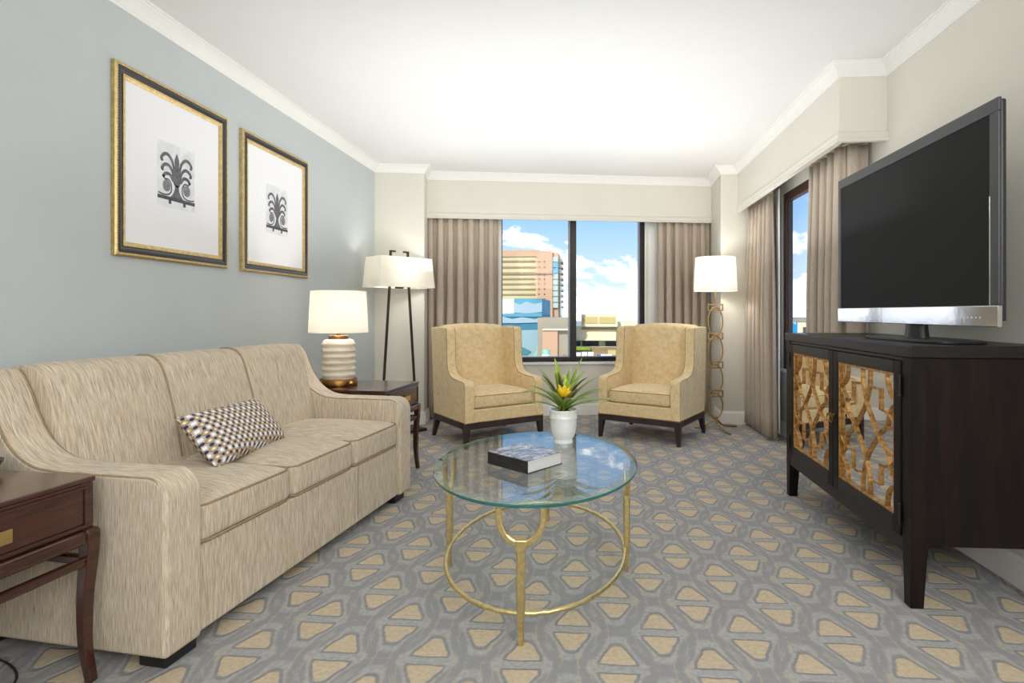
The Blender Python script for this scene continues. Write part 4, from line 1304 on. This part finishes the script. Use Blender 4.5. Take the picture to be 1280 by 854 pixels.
def block(name, u0, u1, v0, v1, Y, depth, mat, parent=None, to_ground=False):
    a, b = at(u0, v0, Y), at(u1, v1, Y)
    z0 = GZ if to_ground else min(a.z, b.z)
    return MB().box(min(a.x, b.x), max(a.x, b.x), Y, Y + depth, z0, max(a.z, b.z)).build(name, mat, parent=parent)
# hotel tower
tw = tag(empty('tower_block', (at(660, 400, 130).x, 130, GZ)), 'tall salmon and pale-yellow tower block seen through the back window', 'building')
def part(o, parent):
    o.parent = parent; o.matrix_parent_inverse = Matrix.Translation(parent.location).inverted(); return o
part(block('wing', 560, 671, 315, 460, 131, 20, M['yellow_glass'], None, True), tw)
part(block('parapet', 560, 672, 313.5, 320.5, 130.6, 20, M['salmon_wall']), tw)
part(block('shaft', 671, 690.5, 314, 460, 128, 18, M['salmon_wall'], None, True), tw)
for k, v in enumerate((326, 333.5, 340.8, 348, 354.5, 361, 367.5, 374, 380.5, 387)):
    part(block('floor_band', 560, 669, v, v + 1.3, 130.7, .4, M['floor_band']), tw)
part(block('ledge', 560, 671, 341.3, 342.6, 130.5, .5, M['floor_band']), tw)
part(block('ledge', 671, 691, 341.3, 342.6, 127.7, .4, M['floor_band']), tw)
for k, v in enumerate((327, 334, 344, 349, 355, 361.5, 368, 374, 380)):
    for u in (673.8, 680.6):
        part(block('window', u - .7, u + .7, v - .8, v + .8, 127.9, .2, M['dark_glass']), tw)
for k in range(9):
    v = 321 + k * 7.2
    part(block('bay_window', 690.5, 697.5, v, v + 6.2, 128.5 , 10, M['blue_glass'] if 1 <= k <= 2 else M['green_glass']), tw)
    part(block('balcony', 697.5, 702.5, v + 4.2, v + 6.6, 130, 8, M['balcony_beige']), tw)
part(block('bay_core', 690.5, 697.8, 316, 460, 129.2, 10, M['salmon_wall'], None, True), tw)
part(block('balcony_core', 697, 700.5, 322, 460, 131, 8, M['green_glass'], None, True), tw)
# white building behind the mural
tag(block('white_building', 600, 646, 374, 460, 95, 12, M['white_wall'], None, True), 'plain white building behind the blue painted wall', 'building')
# building with a blue painted side wall
mb = tag(empty('painted_building', (at(650, 400, 70).x, 70, GZ)), 'low building with blue sea-coloured painted wall below the tower', 'building')
part(block('wall', 600, 677.5, 393, 460, 70, 14, M['mural_sea'], None, True), mb)
part(block('upper_wall', 642.5, 677.5, 373.2, 393.2, 70.02, 14, M['mural_sky']), mb)
def flatp(name, pts, Y, mat, parent):
    m = MB().prism([(p.x, p.z) for p in (at(u, v, Y) for u, v in pts)], Y, Y + .15, 'y')
    return part(m.build(name, mat), parent)
flatp('painted_cloud', [(643, 378), (650, 381), (658, 377), (668, 380), (677.4, 378), (677.4, 390), (660, 392), (643, 391)], 69.8, M['mural_cloud'], mb)
flatp('painted_cloud', [(600, 398), (630, 396), (640, 399), (652, 396.5), (668, 399), (677.4, 397.5), (677.4, 403), (650, 404), (600, 404)], 69.8, M['mural_cloud'], mb)
flatp('painted_sky', [(600, 393.1), (677.4, 391), (677.4, 396), (600, 396)], 69.85, M['mural_sky'], mb)
flatp('painted_ice', [(600, 413.5), (677.4, 412.5), (677.4, 460), (600, 460)], 69.85, M['mural_ice'], mb)
flatp('painted_depth', [(600, 432), (620, 428), (640, 430), (655, 435), (664, 440), (658, 444), (640, 443), (620, 446), (600, 445)], 69.7, M['mural_deep'], mb)
flatp('painted_depth', [(677.4, 418), (677.4, 452), (664, 452), (670, 438), (673, 426)], 69.7, M['tank'], mb)
# taupe buildings
tag(block('taupe_building', 672, 716, 397.2, 460, 60, 9, M['taupe_wall'], None, True), 'flat taupe building beside the blue painted wall', 'building')
bb = tag(empty('service_building', (at(685, 440, 55).x, 55, GZ)), 'boxy beige service building in front of the taupe building', 'building')
part(block('wall_lit_tone', 678, 697, 412.8, 470, 55, 2.5, M['salmon_wall'], None, True), bb)  # sunlit side given by a warmer wall colour
part(block('wall_shade_tone', 697, 716, 413.0, 470, 55.4, 2.5, M['taupe_wall'], None, True), bb)  # shaded side given by a greyer wall colour
part(block('roof_edge', 678, 716, 411.6, 413.1, 54.8, 3, M['cream_wall']), bb)
part(block('vent_door', 703, 707, 443, 449, 55.2, .3, M['brown_bank']), bb)
tk = tag(empty('storage_tank', (at(682.5, 445, 50).x, 50, GZ)), 'pale green storage tank beside the blue painted wall', 'tank')
zt = at(682, 437, 50).z
MB().lathe([(0, 0), (.36, 0), (.36, zt - GZ - .1), (.30, zt - GZ), (0, zt - GZ)], 20).build('shell', M['tank'], parent=tk, smooth=40)
MB().lathe([(.37, zt - GZ - .55), (.38, zt - GZ - .5), (.37, zt - GZ - .45)], 20, cap=False).build('hoop', M['white_wall'], parent=tk, smooth=40)
# convention building
cbg = tag(empty('convention_building', (at(760, 400, 150).x, 150, GZ)), 'wide cream convention building with dark ground-floor glazing beyond the right pane', 'building')
part(block('body', 700, 772, 408.5, 436, 151, 25, M['cream_wall'], None, True), cbg)
part(block('upper_block', 726.5, 772, 393.2, 408.6, 149, 25, M['cream_wall']), cbg)
part(block('panel', 728, 747, 396.2, 404, 148.8, .3, M['tan_panel']), cbg)
part(block('panel', 749, 769.5, 396.2, 404, 148.8, .3, M['tan_panel']), cbg)
part(block('recess', 727, 771.5, 409, 412.5, 150.8, .3, M['taupe_wall']), cbg)
part(block('canopy', 724, 772, 424.5, 426, 148.5, 2.5, M['cream_wall']), cbg)
for u0, u1 in ((712, 725.5), (727.8, 748.5), (757, 771)):
    part(block('window', u0, u1, 426.2, 432.6, 150.7, .4, M['dark_glass']), cbg)
part(block('right_wing', 772, 840, 402.5, 440, 153, 20, M['cream_wall'], None, True), cbg)
part(block('loading_bay', 772.5, 784, 420, 428.5, 152.6, .5, M['taupe_wall']), cbg)
for k in range(9):
    part(block('roof_railing', 735 + k * 4, 736.5 + k * 4, 392, 393.3, 150, .4, M['taupe_wall']), cbg)
# yard in front of it
g1 = block('lawn_bank', 716, 738, 434, 437.8, 138, 3, M['grass']); tag(g1, 'strip of green lawn in front of the convention building', 'lawn')
g2 = block('earth_bank', 700, 800, 434.6, 446, 141, 3, M['brown_bank'], None, True); tag(g2, 'brown retaining bank between lawn and parked vehicles', 'bank')
for k, (u0, u1, lab) in enumerate(((717.5, 726, 'leftmost of three white box trucks behind the window mullion'), (727, 734, 'middle of three white box trucks in the yard'), (734.8, 742, 'rightmost of three white box trucks in the yard'))):
    r = tag(empty('box_truck', (at((u0 + u1) / 2, 445, 120).x, 120, GZ)), lab, 'truck', 'white trucks in the yard')
    part(block('cargo_box', u0, u1, 441 if k else 441.6, 447.5, 120, 3, M['white_wall']), r)
    part(block('skirt', u0, u1, 447.5, 449.5, 120.1, 2.8, M['taupe_wall']), r)
    part(block('wheel_bed', u0 + .5, u1 - .5, 449.5, 460, 120.3, 2.4, M['dark_glass'], None, True), r)
r = tag(empty('blue_truck', (at(757, 446, 110).x, 110, GZ)), 'blue flatbed truck parked in the yard beyond the right pane', 'truck')
part(block('body', 748.5, 766, 445.2, 448.6, 110, 3, M['blue_paint']), r)
part(block('cab', 746, 750, 444.2, 447.5, 110.1, 2.5, M['blue_paint']), r)
part(block('load', 751, 765, 443.8, 445.3, 110.2, 2.5, M['white_wall']), r)
part(block('undercarriage', 749, 765, 448.6, 460, 110.3, 2.4, M['dark_glass'], None, True), r)
r = tag(empty('yellow_trailer', (at(775, 442, 125).x, 125, GZ)), 'pale yellow trailer beside the blue truck', 'trailer')
part(block('box', 760, 790, 438.5, 444.5, 125, 3, M['tan_panel']), r)
part(block('marking', 770.5, 775, 439.8, 440.8, 124.9, .2, M['dark_glass']), r)
part(block('undercarriage', 761, 790, 444.5, 460, 125.2, 2.5, M['brown_bank'], None, True), r)
# side window view
sb = tag(empty('sign_tower', (at(990, 410, 80).x, 80, GZ)), 'bright blue sign tower lettered ON seen through the side window', 'sign')
part(block('board', 970, 996.8, 402.2, 440, 80, 3, M['sign_blue'], None, True), sb)
tc = bpy.data.curves.new('lettering', 'FONT'); tc.body = 'ON'; tc.size = .62; tc.extrude = .03; tc.align_x = 'LEFT'
to = bpy.data.objects.new('tmp', tc); col.objects.link(to)
bpy.context.view_layer.update()
dg = bpy.context.evaluated_depsgraph_get()
me = bpy.data.meshes.new_from_object(to.evaluated_get(dg))
bpy.data.objects.remove(to)
lo = bpy.data.objects.new('lettering', me); col.objects.link(lo); me.materials.clear(); me.materials.append(M['white_wall'])
p = at(985.6, 405.6, 79.9); lo.location = p; lo.rotation_euler = (R(90), 0, 0)
lo.parent = sb; lo.matrix_parent_inverse = Matrix.Translation(sb.location).inverted()
cbd = tag(empty('corner_building', (at(1010, 410, 90).x, 90, GZ)), 'cream building with one small window beside the blue sign tower', 'building')
part(block('wall', 960, 1060, 401.5, 440, 90, 15, M['cream_wall'], None, True), cbd)
part(block('roof_band', 960, 1060, 399.2, 401.6, 89.7, 15, M['taupe_wall']), cbd)
part(block('window', 1004.3, 1008, 409, 417, 89.8, .4, M['dark_glass']), cbd)
far = tag(block('distant_building', 940, 1100, 397.3, 410, 160, 20, M['taupe_wall'], None, True), 'long low grey-brown building on the horizon beyond the sign', 'building')
